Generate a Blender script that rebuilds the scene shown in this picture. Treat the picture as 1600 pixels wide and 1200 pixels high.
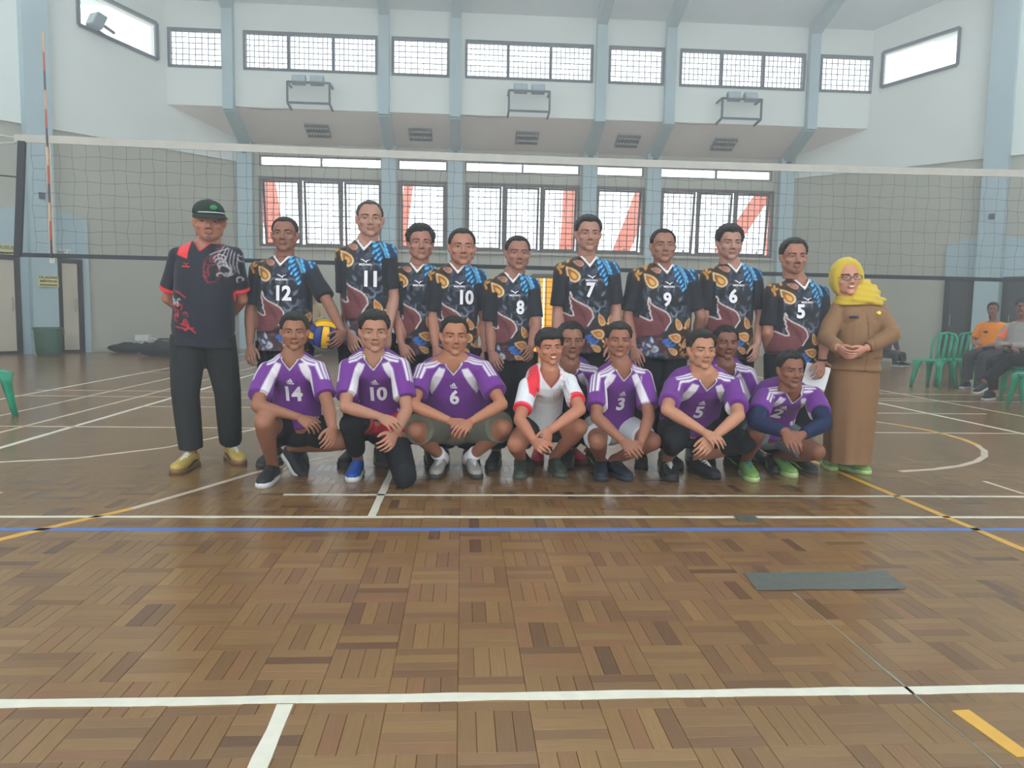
import bpy, bmesh, math, random
import numpy as np
from mathutils import Vector, Matrix, Euler, noise
from mathutils.bvhtree import BVHTree

for o in list(bpy.data.objects):
    bpy.data.objects.remove(o)
SC = bpy.context.scene
COL = SC.collection
random.seed(7)

# ------------------------------------------------------------------ camera
FPX = 1180.0
CAMZ = 1.04
def _cam_rot(vp=(722, 490), slope=.0175):
    r = lambda x, y: np.array([x - 800, -(y - 600), -FPX], float)
    Y = r(*vp); Y /= np.linalg.norm(Y)
    Z = np.cross(r(vp[0] + 1000, vp[1] + 1000 * slope), Y); Z /= np.linalg.norm(Z)
    if Z[1] < 0: Z = -Z
    X = np.cross(Y, Z)
    return np.stack([X, Y, Z])
RC = _cam_rot()
cam_data = bpy.data.cameras.new('camera')
cam_data.sensor_width = 36.0
cam_data.lens = FPX / 1600 * 36.0
cam_data.clip_end = 300
cam = bpy.data.objects.new('camera', cam_data)
COL.objects.link(cam)
_m = Matrix.Identity(4)
for i in range(3):
    for j in range(3):
        _m[i][j] = RC[i][j]
_m[2][3] = CAMZ
cam.matrix_world = _m
SC.camera = cam

def ray(x, y):
    return Vector(RC @ np.array([x - 800, -(y - 600), -FPX], float))
CP = Vector((0, 0, CAMZ))
def at_y(x, y, Y):
    d = ray(x, y); return CP + d * (Y / d.y)
def at_z(x, y, z=0.0):
    d = ray(x, y); return CP + d * ((z - CAMZ) / d.z)
def at_plane(x, y, n, c):
    """point of the pixel ray on the plane n.p = c"""
    d = ray(x, y); n = Vector(n)
    return CP + d * ((c - n.dot(CP)) / n.dot(d))

# ------------------------------------------------------------------ world, light, exposure
w = bpy.data.worlds.new('overcast_sky'); SC.world = w; w.use_nodes = True
_bg = w.node_tree.nodes['Background']
_bg.inputs[0].default_value = (0.88, 0.96, 1.0, 1)
_bg.inputs[1].default_value = 2.7
SC.view_settings.view_transform = 'Standard'
SC.view_settings.look = 'None'
SC.view_settings.gamma = 1.0
SC.view_settings.use_curve_mapping = False
SC.view_settings.exposure = 0.44
SC.cycles.use_denoising = True
SC.cycles.max_bounces = 8
SC.cycles.diffuse_bounces = 5
SC.cycles.transparent_max_bounces = 16
SC.cycles.caustics_reflective = False
SC.cycles.caustics_refractive = False

# ------------------------------------------------------------------ helpers
def lin(r, g, b):
    f = lambda c: (c / 255 / 12.92) if c / 255 <= .04045 else ((c / 255 + .055) / 1.055) ** 2.4
    return (f(r), f(g), f(b))

MATS = {}
def mat(name, rgb, rough=.6, spec=.4, metal=0.0, var=.12, scale=6.0, bump=0.0, attr=None, coat=0.0, sheen=0.0, detail=4.0):
    """procedural principled material: base colour broken up by noise, optional fine bump; rgb is sRGB 0-255"""
    if name in MATS: return MATS[name]
    m = bpy.data.materials.new(name); m.use_nodes = True
    nt = m.node_tree; N = nt.nodes; L = nt.links
    b = N['Principled BSDF']
    b.inputs['Roughness'].default_value = rough
    b.inputs['Specular IOR Level'].default_value = spec
    b.inputs['Metallic'].default_value = metal
    if coat: b.inputs['Coat Weight'].default_value = coat
    if sheen: b.inputs['Sheen Weight'].default_value = sheen
    tc = N.new('ShaderNodeTexCoord')
    nz = N.new('ShaderNodeTexNoise'); nz.inputs['Scale'].default_value = scale; nz.inputs['Detail'].default_value = detail
    L.new(tc.outputs['Object'], nz.inputs['Vector'])
    mr = N.new('ShaderNodeMapRange')
    mr.inputs[1].default_value = .25; mr.inputs[2].default_value = .75
    mr.inputs[3].default_value = 1 - var; mr.inputs[4].default_value = 1 + var
    L.new(nz.outputs['Fac'], mr.inputs[0])
    mx = N.new('ShaderNodeVectorMath'); mx.operation = 'SCALE'
    if attr:
        at = N.new('ShaderNodeAttribute'); at.attribute_name = attr
        L.new(at.outputs['Color'], mx.inputs[0])
    else:
        c = N.new('ShaderNodeRGB'); c.outputs[0].default_value = (*lin(*rgb), 1)
        L.new(c.outputs[0], mx.inputs[0])
    L.new(mr.outputs[0], mx.inputs['Scale'])
    L.new(mx.outputs[0], b.inputs['Base Color'])
    if bump:
        n2 = N.new('ShaderNodeTexNoise'); n2.inputs['Scale'].default_value = scale * 9; n2.inputs['Detail'].default_value = 3
        L.new(tc.outputs['Object'], n2.inputs['Vector'])
        bp = N.new('ShaderNodeBump'); bp.inputs['Strength'].default_value = bump; bp.inputs['Distance'].default_value = .01
        L.new(n2.outputs['Fac'], bp.inputs['Height']); L.new(bp.outputs[0], b.inputs['Normal'])
    MATS[name] = m
    return m

def glass_mat(name, tint=(1, 1, 1), gloss=.08):
    if name in MATS: return MATS[name]
    m = bpy.data.materials.new(name); m.use_nodes = True
    nt = m.node_tree; nt.nodes.clear()
    out = nt.nodes.new('ShaderNodeOutputMaterial')
    t = nt.nodes.new('ShaderNodeBsdfTransparent'); t.inputs[0].default_value = (*tint, 1)
    g = nt.nodes.new('ShaderNodeBsdfGlossy'); g.inputs['Roughness'].default_value = .05
    mx = nt.nodes.new('ShaderNodeMixShader'); mx.inputs[0].default_value = gloss
    nt.links.new(t.outputs[0], mx.inputs[1]); nt.links.new(g.outputs[0], mx.inputs[2]); nt.links.new(mx.outputs[0], out.inputs[0])
    MATS[name] = m
    return m

class MB:
    """collects shapes into one mesh"""
    def __init__(s): s.v = []; s.f = []; s.mi = []
    def add(s, vs, fs, mi=0):
        o = len(s.v); s.v += [tuple(p) for p in vs]
        s.f += [tuple(i + o for i in f) for f in fs]; s.mi += [mi] * len(fs)
    def box(s, lo, hi, mtx=None, mi=0):
        x0, y0, z0 = lo; x1, y1, z1 = hi
        vs = [Vector(p) for p in ((x0,y0,z0),(x1,y0,z0),(x1,y1,z0),(x0,y1,z0),(x0,y0,z1),(x1,y0,z1),(x1,y1,z1),(x0,y1,z1))]
        if mtx is not None: vs = [mtx @ p for p in vs]
        s.add(vs, [(0,3,2,1),(4,5,6,7),(0,1,5,4),(1,2,6,5),(2,3,7,6),(3,0,4,7)], mi)
    def bar(s, p0, p1, w, h, up=(0,0,1), mi=0):
        """rectangular bar from p0 to p1, w across, h along up"""
        p0 = Vector(p0); p1 = Vector(p1); d = (p1 - p0).normalized(); up = Vector(up)
        if abs(d.dot(up)) > .99: up = Vector((0, 1, 0))
        a = d.cross(up).normalized(); b = a.cross(d).normalized()
        vs = []
        for p in (p0, p1):
            for sa, sb in ((-1,-1),(1,-1),(1,1),(-1,1)):
                vs.append(p + a * (sa * w / 2) + b * (sb * h / 2))
        s.add(vs, [(0,1,2,3),(7,6,5,4),(0,4,5,1),(1,5,6,2),(2,6,7,3),(3,7,4,0)], mi)
    def loft(s, st, n=14, cap=True, mi=0, power=2.0):
        """st: list of (centre, ax, ay) vectors; closed rings lofted"""
        vs = []; fs = []
        for c, ax, ay in st:
            for k in range(n):
                t = 2 * math.pi * k / n; ct, sn = math.cos(t), math.sin(t)
                if power != 2.0:
                    ct = math.copysign(abs(ct) ** (2 / power), ct); sn = math.copysign(abs(sn) ** (2 / power), sn)
                vs.append(Vector(c) + Vector(ax) * ct + Vector(ay) * sn)
        m = len(st)
        for i in range(m - 1):
            for k in range(n):
                a = i * n + k; b = i * n + (k + 1) % n
                fs.append((a, b, b + n, a + n))
        if cap:
            vs.append(Vector(st[0][0])); c0 = len(vs) - 1
            vs.append(Vector(st[-1][0])); c1 = len(vs) - 1
            for k in range(n):
                fs.append((c0, (k + 1) % n, k)); fs.append((c1, (m - 1) * n + k, (m - 1) * n + (k + 1) % n))
        s.add(vs, fs, mi)
    def tube(s, pts, radii, n=10, side=None, flat=1.0, mi=0, cap=True):
        """round tube through pts; flat squashes along the second axis"""
        pts = [Vector(p) for p in pts]
        if not hasattr(radii, '__len__'): radii = [radii] * len(pts)
        st = []; prev = None
        for i, p in enumerate(pts):
            d = (pts[min(i + 1, len(pts) - 1)] - pts[max(i - 1, 0)])
            if d.length < 1e-9: d = Vector((0, 0, 1))
            d.normalize()
            if side is not None: a = Vector(side)
            elif prev is not None: a = prev
            else: a = Vector((1, 0, 0)) if abs(d.x) < .8 else Vector((0, 1, 0))
            a = a - d * a.dot(d)
            if a.length < 1e-6: a = Vector((0, 1, 0)) - d * d.y
            a.normalize(); prev = a
            b = d.cross(a)
            st.append((p, a * radii[i], b * radii[i] * flat))
        s.loft(st, n, cap, mi)
    def capsule(s, p0, p1, r0, r1, n=12):
        p0 = Vector(p0); p1 = Vector(p1); d = (p1 - p0).normalized()
        pts = []; rr = []
        for a in (80, 45, 15):
            t = math.radians(a); pts.append(p0 - d * r0 * math.sin(t)); rr.append(r0 * math.cos(t))
        for a in (15, 45, 80):
            t = math.radians(a); pts.append(p1 + d * r1 * math.sin(t)); rr.append(r1 * math.cos(t))
        s.tube(pts, rr, n)
    def ell(s, c, r, rot=None, n=14, m=10, mi=0):
        c = Vector(c); vs = []; fs = []
        for i in range(1, m):
            t = math.pi * i / m
            for k in range(n):
                a = 2 * math.pi * k / n
                p = Vector((r[0] * math.sin(t) * math.cos(a), r[1] * math.sin(t) * math.sin(a), r[2] * math.cos(t)))
                vs.append(c + (rot @ p if rot is not None else p))
        top = Vector((0, 0, r[2])); bot = Vector((0, 0, -r[2]))
        vs.append(c + (rot @ top if rot is not None else top)); vs.append(c + (rot @ bot if rot is not None else bot))
        T = len(vs) - 2; B = len(vs) - 1
        for k in range(n):
            k2 = (k + 1) % n
            fs.append((T, k, k2)); fs.append((B, (m - 2) * n + k2, (m - 2) * n + k))
            for i in range(m - 2):
                fs.append((i * n + k, (i + 1) * n + k, (i + 1) * n + k2, i * n + k2))
        s.add(vs, fs, mi)
    def mesh(s, name, smooth=False):
        me = bpy.data.meshes.new(name)
        me.from_pydata([tuple(p) for p in s.v], [], s.f)
        if any(s.mi): me.polygons.foreach_set('material_index', s.mi)
        if smooth: me.polygons.foreach_set('use_smooth', [True] * len(me.polygons))
        me.update()
        return me
    def build(s, name, m, parent=None, smooth=False, loc=None):
        me = s.mesh(name, smooth)
        return link(name, me, m, parent, loc)

def link(name, me, m=None, parent=None, loc=None):
    o = bpy.data.objects.new(name, me); COL.objects.link(o)
    if m is not None and me is not None and len(me.materials) == 0:
        for x in (m if isinstance(m, (list, tuple)) else [m]): me.materials.append(x)
    if parent is not None: o.parent = parent
    if loc is not None: o.location = loc
    return o

def tag(o, label, cat, group=None, kind=None):
    o['label'] = label; o['category'] = cat
    if group: o['group'] = group
    if kind: o['kind'] = kind
    return o
def struct(o, label, cat):
    return tag(o, label, cat, None, 'structure')
def empty(name, loc=(0, 0, 0), rz=0.0):
    o = bpy.data.objects.new(name, None); COL.objects.link(o); o.location = loc; o.rotation_euler = (0, 0, rz); return o
def copy_tree(o, parent=None):
    c = o.copy(); COL.objects.link(c)
    if parent is not None: c.parent = parent
    for ch in o.children: copy_tree(ch, c)
    return c

def text_mesh(txt, size, bold=0.0, xscale=1.0, maxedge=None, align='CENTER'):
    """flat lettering as (verts2d, tris), centred on the origin"""
    cu = bpy.data.curves.new('lettering', 'FONT'); cu.body = txt; cu.size = size; cu.align_x = align; cu.align_y = 'CENTER'
    cu.offset = bold; cu.fill_mode = 'BOTH' if hasattr(cu, 'fill_mode') and False else cu.fill_mode
    cu.dimensions = '2D'; cu.resolution_u = 3
    o = bpy.data.objects.new('lettering', cu)
    me = bpy.data.meshes.new_from_object(o)
    bm = bmesh.new(); bm.from_mesh(me)
    bmesh.ops.triangulate(bm, faces=bm.faces)
    if maxedge:
        for _ in range(4):
            es = [e for e in bm.edges if e.calc_length() > maxedge]
            if not es: break
            bmesh.ops.subdivide_edges(bm, edges=es, cuts=1, use_grid_fill=False)
            bmesh.ops.triangulate(bm, faces=bm.faces)
    bm.verts.ensure_lookup_table()
    v = [(p.co.x * xscale, p.co.y) for p in bm.verts]; f = [tuple(q.index for q in fa.verts) for fa in bm.faces]
    bm.free(); bpy.data.objects.remove(o); bpy.data.curves.remove(cu); bpy.data.meshes.remove(me)
    return v, f
# ------------------------------------------------------------------ the hall
YL, YU = 20.8, 19.45         # lower back wall; upper back wall overhangs it, nearer the camera
XC = 1.58                    # centre line of the hall
XA, XB = -5.95, 9.15         # corners of the lower back wall
ZB = 4.94                    # top of the grey lower band on the angled walls
ZS0, ZS1 = 5.42, 5.99        # soffit at lower wall / at upper wall
ZE = 8.44                    # eave
SLOPE = math.tan(math.radians(17))
YR = 1.0                     # ridge
YF = -4.5                    # hall left open behind the photographer, made up to let daylight in
XL, XR = XA - 7.2, XB + 7.2  # straight side walls
YK = YL - 7.2                # where the angled walls end

M_white = mat('white_wall_paint', (236, 242, 237), .8, .2, var=.04, scale=.6)
M_grey = mat('grey_wall_paint', (188, 187, 174), .85, .2, var=.10, scale=.8, bump=.05)
M_blue = mat('pale_blue_paint', (178, 200, 206), .6, .3, var=.05, scale=1.5)
M_ceil = mat('ceiling_paint', (226, 236, 240), .8, .2, var=.04, scale=.4)
M_soff = mat('soffit_paint', (250, 243, 239), .8, .2, var=.05, scale=.7)
M_dark = mat('dark_window_frame', (74, 84, 96), .5, .3, var=.1, scale=5)
M_brn = mat('dark_brown_frame', (88, 74, 74), .5, .3, var=.1, scale=5)
M_glass = glass_mat('window_glass')
M_wire = mat('wire_grille', (60, 62, 66), .5, .4, var=.1)

def wall_holes(mb, org, d, n, L, z0, z1, holes, th, mi=0):
    """wall slab from org along d (unit) for L, thickness th along n (away from the room), rectangular holes (s0,s1,za,zb)"""
    org = Vector(org); d = Vector(d); n = Vector(n)
    P = lambda s, z, t: org + d * s + n * t + Vector((0, 0, z))
    ss = sorted({0, L, *[h[0] for h in holes], *[h[1] for h in holes]})
    zs = sorted({z0, z1, *[h[2] for h in holes], *[h[3] for h in holes]})
    inh = lambda s, z: any(h[0] < s < h[1] and h[2] < z < h[3] for h in holes)
    for a, b in zip(ss, ss[1:]):
        for c, e in zip(zs, zs[1:]):
            if inh((a + b) / 2, (c + e) / 2): continue
            for t in (0, th):
                mb.add([P(a, c, t), P(b, c, t), P(b, e, t), P(a, e, t)], [(0, 1, 2, 3)], mi)
    for h in holes:
        q = [(h[0], h[2]), (h[1], h[2]), (h[1], h[3]), (h[0], h[3])]
        for i in range(4):
            a, b = q[i], q[(i + 1) % 4]
            mb.add([P(*a, 0), P(*b, 0), P(*b, th), P(*a, th)], [(0, 1, 2, 3)], mi)
    for a, b in (((0, z0), (L, z0)), ((0, z1), (L, z1)), ((0, z0), (0, z1)), ((L, z0), (L, z1))):
        mb.add([P(*a, 0), P(*b, 0), P(*b, th), P(*a, th)], [(0, 1, 2, 3)], mi)

def xl(px, py): return at_y(px, py, YL).x
def xu(px, py): return at_y(px, py, YU).x
def zl(px, py): return at_y(px, py, YL).z
def zu(px, py): return at_y(px, py, YU).z

cols_low = [-5.72, -1.98, -.22, 3.40, 5.16, 8.86]
# lower back wall: three-pane and one-pane window bays between the columns
Zw0, Zw1 = zl(800, 394), zl(800, 287)
Zt0, Zt1 = zl(800, 271), zl(800, 254)
bays = [(xl(405, 330), xl(597, 334), 3), (xl(622, 335), xl(698, 338), 1), (xl(727, 338), xl(905, 342), 3),
        (xl(931, 343), xl(1006, 345), 1), (xl(1032, 346), xl(1207, 350), 3)]
tran = [(xl(405, 250), xl(597, 254), 2), (xl(622, 255), xl(699, 257), 1), (xl(727, 258), xl(906, 262), 2),
        (xl(932, 263), xl(1006, 265), 1), (xl(1032, 266), xl(1207, 270), 2)]
door_hole = (xl(829, 470), xl(866, 470), 0.0, zl(845, 431))
mb = MB()
holes = [(a - XA, b - XA, Zw0, Zw1) for a, b, k in bays] + [(a - XA, b - XA, Zt0, Zt1) for a, b, k in tran]
holes.append((door_hole[0] - XA, door_hole[1] - XA, 0.0, door_hole[3]))
wall_holes(mb, (XA, YL, 0), (1, 0, 0), (0, 1, 0), XB - XA, 0, ZS0, holes, .25)
wall_back = struct(mb.build('wall_back', M_grey), 'grey plastered lower back wall with barred windows', 'wall')

win_n = [0]
def next_win():
    win_n[0] += 1; return 'window_%d' % win_n[0]
lowlab = ['three-pane window nearest the net antenna, behind the two tallest heads', 'single window between the first and second blue columns', 'middle three-pane window above the yellow lit doorway',
          'single window behind the player numbered seven', 'three-pane window nearest the woman in the yellow headscarf']
trlab = ['two-pane transom strip above the window nearest the antenna', 'single transom above the narrow window left of centre', 'two-pane transom strip above the middle window',
         'single transom above the narrow window right of centre', 'two-pane transom strip above the window nearest the woman']
def grille(mb, x0, x1, z0, z1, y, nx, nz, r=.008, wob=0.0):
    for i in range(nx + 1):
        x = x0 + (x1 - x0) * i / nx + random.uniform(-wob, wob)
        mb.bar((x, y, z0), (x + random.uniform(-wob, wob) * .5, y, z1), r * 1.6, r * 1.6)
    for j in range(nz + 1):
        z = z0 + (z1 - z0) * j / nz
        mb.bar((x0, y + .012, z), (x1, y + .012, z), r * 1.6, r * 1.6)
for (a, b, k), lab in zip(bays, lowlab):
    w_ = struct(empty(next_win(), (a, YL, Zw0)), lab + ', on the lower back wall', 'window')
    W, H = b - a, Zw1 - Zw0
    fr = MB(); t = .07
    fr.box((0, -.03, 0), (W, .12, t)); fr.box((0, -.03, H - t), (W, .12, H))
    for i in range(k + 1):
        x = W * i / k; x = min(max(x, t / 2), W - t / 2)
        fr.box((x - t / 2, -.03, t), (x + t / 2, .12, H - t))
    fr.build('window_frame', M_brn, w_)
    sill = MB(); sill.box((-.05, -.10, -.07), (W + .05, .0, -.005)); sill.build('window_sill', M_grey, w_)
    g = MB()
    for i in range(k):
        x0 = W * i / k + t / 2; x1 = W * (i + 1) / k - t / 2
        grille(g, x0, x1, t, H - t, .02, 6, 11, .0105, .012)
    g.build('grille', M_wire, w_)
    for i in range(k):
        x0 = W * i / k + t / 2 + .02; x1 = W * (i + 1) / k - t / 2 - .02
        R_ = Matrix.Translation((0, .13, H - t)) @ Matrix.Rotation(math.radians(7 + random.uniform(-1.5, 2)), 4, 'X')
        s = MB(); q = .055; hh = H - 2 * t
        for lo, hi in (((x0, 0, -hh), (x0 + q, .04, 0)), ((x1 - q, 0, -hh), (x1, .04, 0)), ((x0 + q, 0, -hh), (x1 - q, .04, -hh + q)), ((x0 + q, 0, -q), (x1 - q, .04, 0))):
            s.box(lo, hi, R_)
        so = s.build('sash', M_brn, w_)
        p = MB(); p.box((x0 + q, .016, -hh + q), (x1 - q, .022, -q), R_); p.build('pane', M_glass, so)
        hd = MB(); hd.box(((x0 + x1) / 2 + .2, -.05, -hh), ((x0 + x1) / 2 + .225, .0, -hh + .12), R_); hd.build('handle', M_dark, so)
for (a, b, k), lab in zip(tran, trlab):
    w_ = struct(empty(next_win(), (a, YL, Zt0)), lab + ', under the soffit', 'window')
    W, H = b - a, Zt1 - Zt0; t = .035
    fr = MB(); fr.box((0, 0, 0), (W, .1, t)); fr.box((0, 0, H - t), (W, .1, H))
    for i in range(k + 1):
        x = min(max(W * i / k, t / 2), W - t / 2); fr.box((x - t / 2, 0, t), (x + t / 2, .1, H - t))
    fr.build('window_frame', M_brn, w_)
    for i in range(k):
        p = MB(); p.box((W * i / k + t / 2, .05, t), (W * (i + 1) / k - t / 2, .056, H - t)); p.build('pane', M_glass, w_)
    g = MB()
    for i in range(1, k * 4):
        x = W * i / (k * 4) + random.uniform(-.03, .03); g.tube([(x, .03, t), (x + random.uniform(-.02, .02), .03, H / 2), (x, .03, H - t)], .005, 4)
    g.build('grille', M_wire, w_)

# upper back wall with the clerestory
uw = [(xu(262, 72), xu(357, 76), 1), (xu(380, 78), xu(590, 86), 3), (xu(612, 86), xu(702, 90), 1), (xu(727, 92), xu(927, 98), 3),
      (xu(951, 100), xu(1038, 102), 1), (xu(1062, 104), xu(1258, 110), 3), (xu(1281, 112), xu(1365, 115), 1)]
Zu0, Zu1 = zu(800, 125), zu(800, 65)
UX0, UX1 = XA - (YL - YU), XB + (YL - YU)
mb = MB()
wall_holes(mb, (UX0, YU, 0), (1, 0, 0), (0, 1, 0), UX1 - UX0, ZS1, ZE + .1, [(a - UX0, b - UX0, Zu0, Zu1) for a, b, k in uw], .22)
struct(mb.build('wall_upper', M_white), 'white upper back wall holding the row of high windows', 'wall')
ulab = ['leftmost single window of the high row', 'leftmost three-pane window of the high row', 'single high window left of the middle three-pane one', 'middle three-pane window of the high row',
        'single high window right of the middle three-pane one', 'rightmost three-pane window of the high row', 'rightmost single window of the high row']
for (a, b, k), lab in zip(uw, ulab):
    w_ = struct(empty(next_win(), (a, YU, Zu0)), lab + ', with a wire grid', 'window')
    W, H = b - a, Zu1 - Zu0; t = .06
    fr = MB(); fr.box((0, -.03, 0), (W, .12, t)); fr.box((0, -.03, H - t), (W, .12, H))
    for i in range(k + 1):
        x = min(max(W * i / k, t / 2), W - t / 2); fr.box((x - t / 2, -.03, t), (x + t / 2, .12, H - t))
    fr.build('window_frame', M_dark, w_)
    g = MB()
    for i in range(k):
        x0 = W * i / k + t / 2; x1 = W * (i + 1) / k - t / 2
        grille(g, x0, x1, t, H - t, .04, 9, 6, .0095)
    g.build('grille', M_wire, w_)
    for i in range(k):
        p = MB(); p.box((W * i / k + t / 2, .09, t), (W * (i + 1) / k - t / 2, .096, H - t)); p.build('pane', M_glass, w_)

# soffit between the two
mb = MB()
mb.add([(UX0, YU, ZS1), (UX1, YU, ZS1), (XB, YL + .2, ZS0), (XA, YL + .2, ZS0)], [(0, 1, 2, 3)])
mb.add([(UX0, YU + .2, ZS1 + .12), (UX1, YU + .2, ZS1 + .12), (XB, YL + .25, ZS0 + .12), (XA, YL + .25, ZS0 + .12)], [(0, 1, 2, 3)])
struct(mb.build('soffit_ceiling', M_soff), 'sloping pale soffit under the high windows', 'ceiling')

# blue columns: lower pier, soffit beam, upper pier, roof beam
def roof_z(y): return ZE + (YU - y) * SLOPE if y >= YR else ZE + (YU - YR) * SLOPE - (YR - y) * SLOPE
clab = ['first', 'second', 'third', 'fourth', 'fifth', 'sixth']
for i, x in enumerate(cols_low):
    c = struct(empty('column_%d' % (i + 1), (x, YL, 0)), clab[i] + ' pale blue column of the back wall counted from the antenna side', 'column')
    h = .19
    m = MB(); m.box((-h, -.22, 0), (h, .02, ZS0)); m.build('lower_pier', M_blue, c)
    m = MB(); m.bar((0, -.02, ZS0 - .02), (0, YU - YL - .06, ZS1 - .02), .26, .26); m.build('soffit_beam', M_blue, c)
    m = MB(); m.box((-.125, YU - YL - .2, ZS1 - .1), (.125, YU - YL + .01, ZE)); m.build('upper_pier', M_blue, c)
    m = MB(); m.bar((0, YU - YL - .05, ZE - .12), (0, YR - YL, roof_z(YR) - .12), .24, .26); m.build('roof_beam', M_blue, c)
    m = MB(); m.box((-.06, -.30, ZS0 - .3), (.06, -.2, ZS0 - .1)); m.build('cable_box', M_dark, c)

# angled walls
def angled_wall(side):
    if side < 0:
        o = Vector((XA, YL, 0)); d = Vector((-1, -1, 0)).normalized(); n = Vector((-1, 1, 0)).normalized(); pn = (1, -1, 0); pc = XA - YL
    else:
        o = Vector((XB, YL, 0)); d = Vector((1, -1, 0)).normalized(); n = Vector((1, 1, 0)).normalized(); pn = (1, 1, 0); pc = XB + YL
    return o, d, n, pn, pc
LA = 7.2 * math.sqrt(2)
M_trim = mat('warm_white_trim', (196, 190, 178), .8)
sidewin = {-1: [(122, 40), (243, 94), (243, 38), (118, -22)], 1: [(1380, 137), (1499, 102), (1499, 45), (1380, 84)]}
for side, nm in ((-1, 'left'), (1, 'right')):
    o, d, n, pn, pc = angled_wall(side)
    P = lambda s, z, t=0.0: o + d * s + n * t + Vector((0, 0, z))
    mb = MB(); mb.add([P(0, 0), P(LA, 0), P(LA, ZB), P(0, ZB)], [(0, 1, 2, 3)])
    mb.add([P(0, 0, .25), P(LA, 0, .25), P(LA, ZB, .25), P(0, ZB, .25)], [(0, 1, 2, 3)])
    struct(mb.build('wall_%s_lower' % nm, M_grey), 'grey lower part of the angled %s wall behind the net' % nm, 'wall')
    # white upper part stands slightly proud, with a sloping-headed window
    q = []
    for px, py in sidewin[side]:
        p = at_plane(px, py, pn, pc); q.append(((p - o).dot(d), p.z))
    q = sorted(q, key=lambda t: (round(t[0], 1) > sum(k[0] for k in q) / 4, t[1]))
    (sa, za0), (_, za1), (sb, zb0), (_, zb1) = q
    sa = (q[0][0] + q[1][0]) / 2; sb = (q[2][0] + q[3][0]) / 2
    hq = [(sa, za0), (sb, zb0), (sb, zb1), (sa, za1)]
    zt = ZE + 7.2 * SLOPE + .6
    s0_ = (YL - YU) * math.sqrt(2) - .02; zc_ = ZS1 + .06
    out = [(s0_, zc_), (LA, zc_), (LA, zt), (s0_, zt)]
    mb = MB(); pr = -.05
    lowq = [(0, ZB - .02), (LA, ZB - .02), (LA, zc_), (0, zc_)]
    for t in (pr, .25): mb.add([P(*a_, t) for a_ in lowq], [(0, 1, 2, 3)])
    for i in range(4): mb.add([P(*lowq[i], pr), P(*lowq[(i + 1) % 4], pr), P(*lowq[(i + 1) % 4], .25), P(*lowq[i], .25)], [(0, 1, 2, 3)])
    for i in range(4):
        j = (i + 1) % 4
        for t in (pr, .25):
            mb.add([P(*out[i], t), P(*out[j], t), P(*hq[j], t), P(*hq[i], t)], [(0, 1, 2, 3)])
        mb.add([P(*hq[i], pr), P(*hq[j], pr), P(*hq[j], .25), P(*hq[i], .25)], [(0, 1, 2, 3)])
        mb.add([P(*out[i], pr), P(*out[j], pr), P(*out[j], .25), P(*out[i], .25)], [(0, 1, 2, 3)])
    struct(mb.build('wall_%s_upper' % nm, M_white), 'white upper part of the angled %s wall' % nm, 'wall')
    w_ = struct(empty(next_win()), 'slanting bright window high on the %s angled wall' % nm, 'window')
    fr = MB()
    for i in range(4):
        j = (i + 1) % 4
        fr.bar(P(*hq[i], pr - .01), P(*hq[j], pr - .01), .07, .1, up=n)
    fr.build('window_frame', M_dark, w_)
    pn_ = MB(); pn_.add([P(*a, .1) for a in hq] + [P(*a, .106) for a in hq], [(0, 1, 2, 3), (7, 6, 5, 4)]); pn_.build('pane', M_glass, w_)
    # straight side wall going on towards the photographer
    xs = XL if side < 0 else XR
    mb = MB(); mb.box((min(xs, xs + side * .25), YF, 0), (max(xs, xs + side * .25), YK, ZB)); 
    struct(mb.build('wall_%s_side_lower' % nm, M_grey), 'grey lower %s side wall of the hall outside the picture' % nm, 'wall')
    mb = MB(); bw_ = 3.3; n_b = int((YK - YF) / 3.6)
    so_ = [(.25 + i * 3.6, .25 + i * 3.6 + bw_) for i in range(n_b)]
    wall_holes(mb, (xs, YF, 0), (0, 1, 0), (side, 0, 0), YK - YF, ZB, ZE + 5, [(s0, s1, 5.5, 8.9) for s0, s1 in so_], .25)  # window openings made up here so daylight reaches the back of the hall
    struct(mb.build('wall_%s_side_upper' % nm, M_white), 'white upper %s side wall of the hall outside the picture' % nm, 'wall')
    for k_, (s0, s1) in enumerate(so_):
        w_ = struct(empty(next_win(), (xs, YF + s0, 5.5)), 'made-up tall high window number %d of the %s side wall, outside the picture' % (k_ + 1, nm), 'window')
        fr = MB()
        for a_ in (0, 1.1, 2.2, 3.3): fr.box((min(0, side * .1), a_ - .04, 0), (max(0, side * .1), a_ + .04, 3.4))
        for z_ in (.04, 1.7, 3.36): fr.box((min(0, side * .1), 0, z_ - .04), (max(0, side * .1), 3.3, z_ + .04))
        fr.build('window_frame', M_dark, w_)

# roof underside with made-up skylight strips, added between the beams for daylight
mb = MB()
SK0, SK1 = 9.0, 15.6
def roof_quad(mb, x0, x1, ya, yb):
    for t in (0, .2): mb.add([(x0, ya, roof_z(ya) + t), (x1, ya, roof_z(ya) + t), (x1, yb, roof_z(yb) + t), (x0, yb, roof_z(yb) + t)], [(0, 1, 2, 3)])
roof_quad(mb, XL - .5, XR + .5, YU + .3, SK1); roof_quad(mb, XL - .5, XR + .5, SK0, YR); roof_quad(mb, XL - .5, XR + .5, YR, YF)
sx_ = [XL - .5] + [XL + 2.0] + cols_low + [XR - 2.0] + [XR + .5]
roof_quad(mb, XL - .5, XL + 1.2, SK1, SK0); roof_quad(mb, XR - 1.2, XR + .5, SK1, SK0)
for x_ in cols_low: roof_quad(mb, x_ - .2, x_ + .2, SK1, SK0)
struct(mb.build('ceiling', M_ceil), 'pale blue-white ceiling rising from the high windows', 'ceiling')
edges_ = [XL + 1.0] + cols_low + [XR - 1.0]
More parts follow.
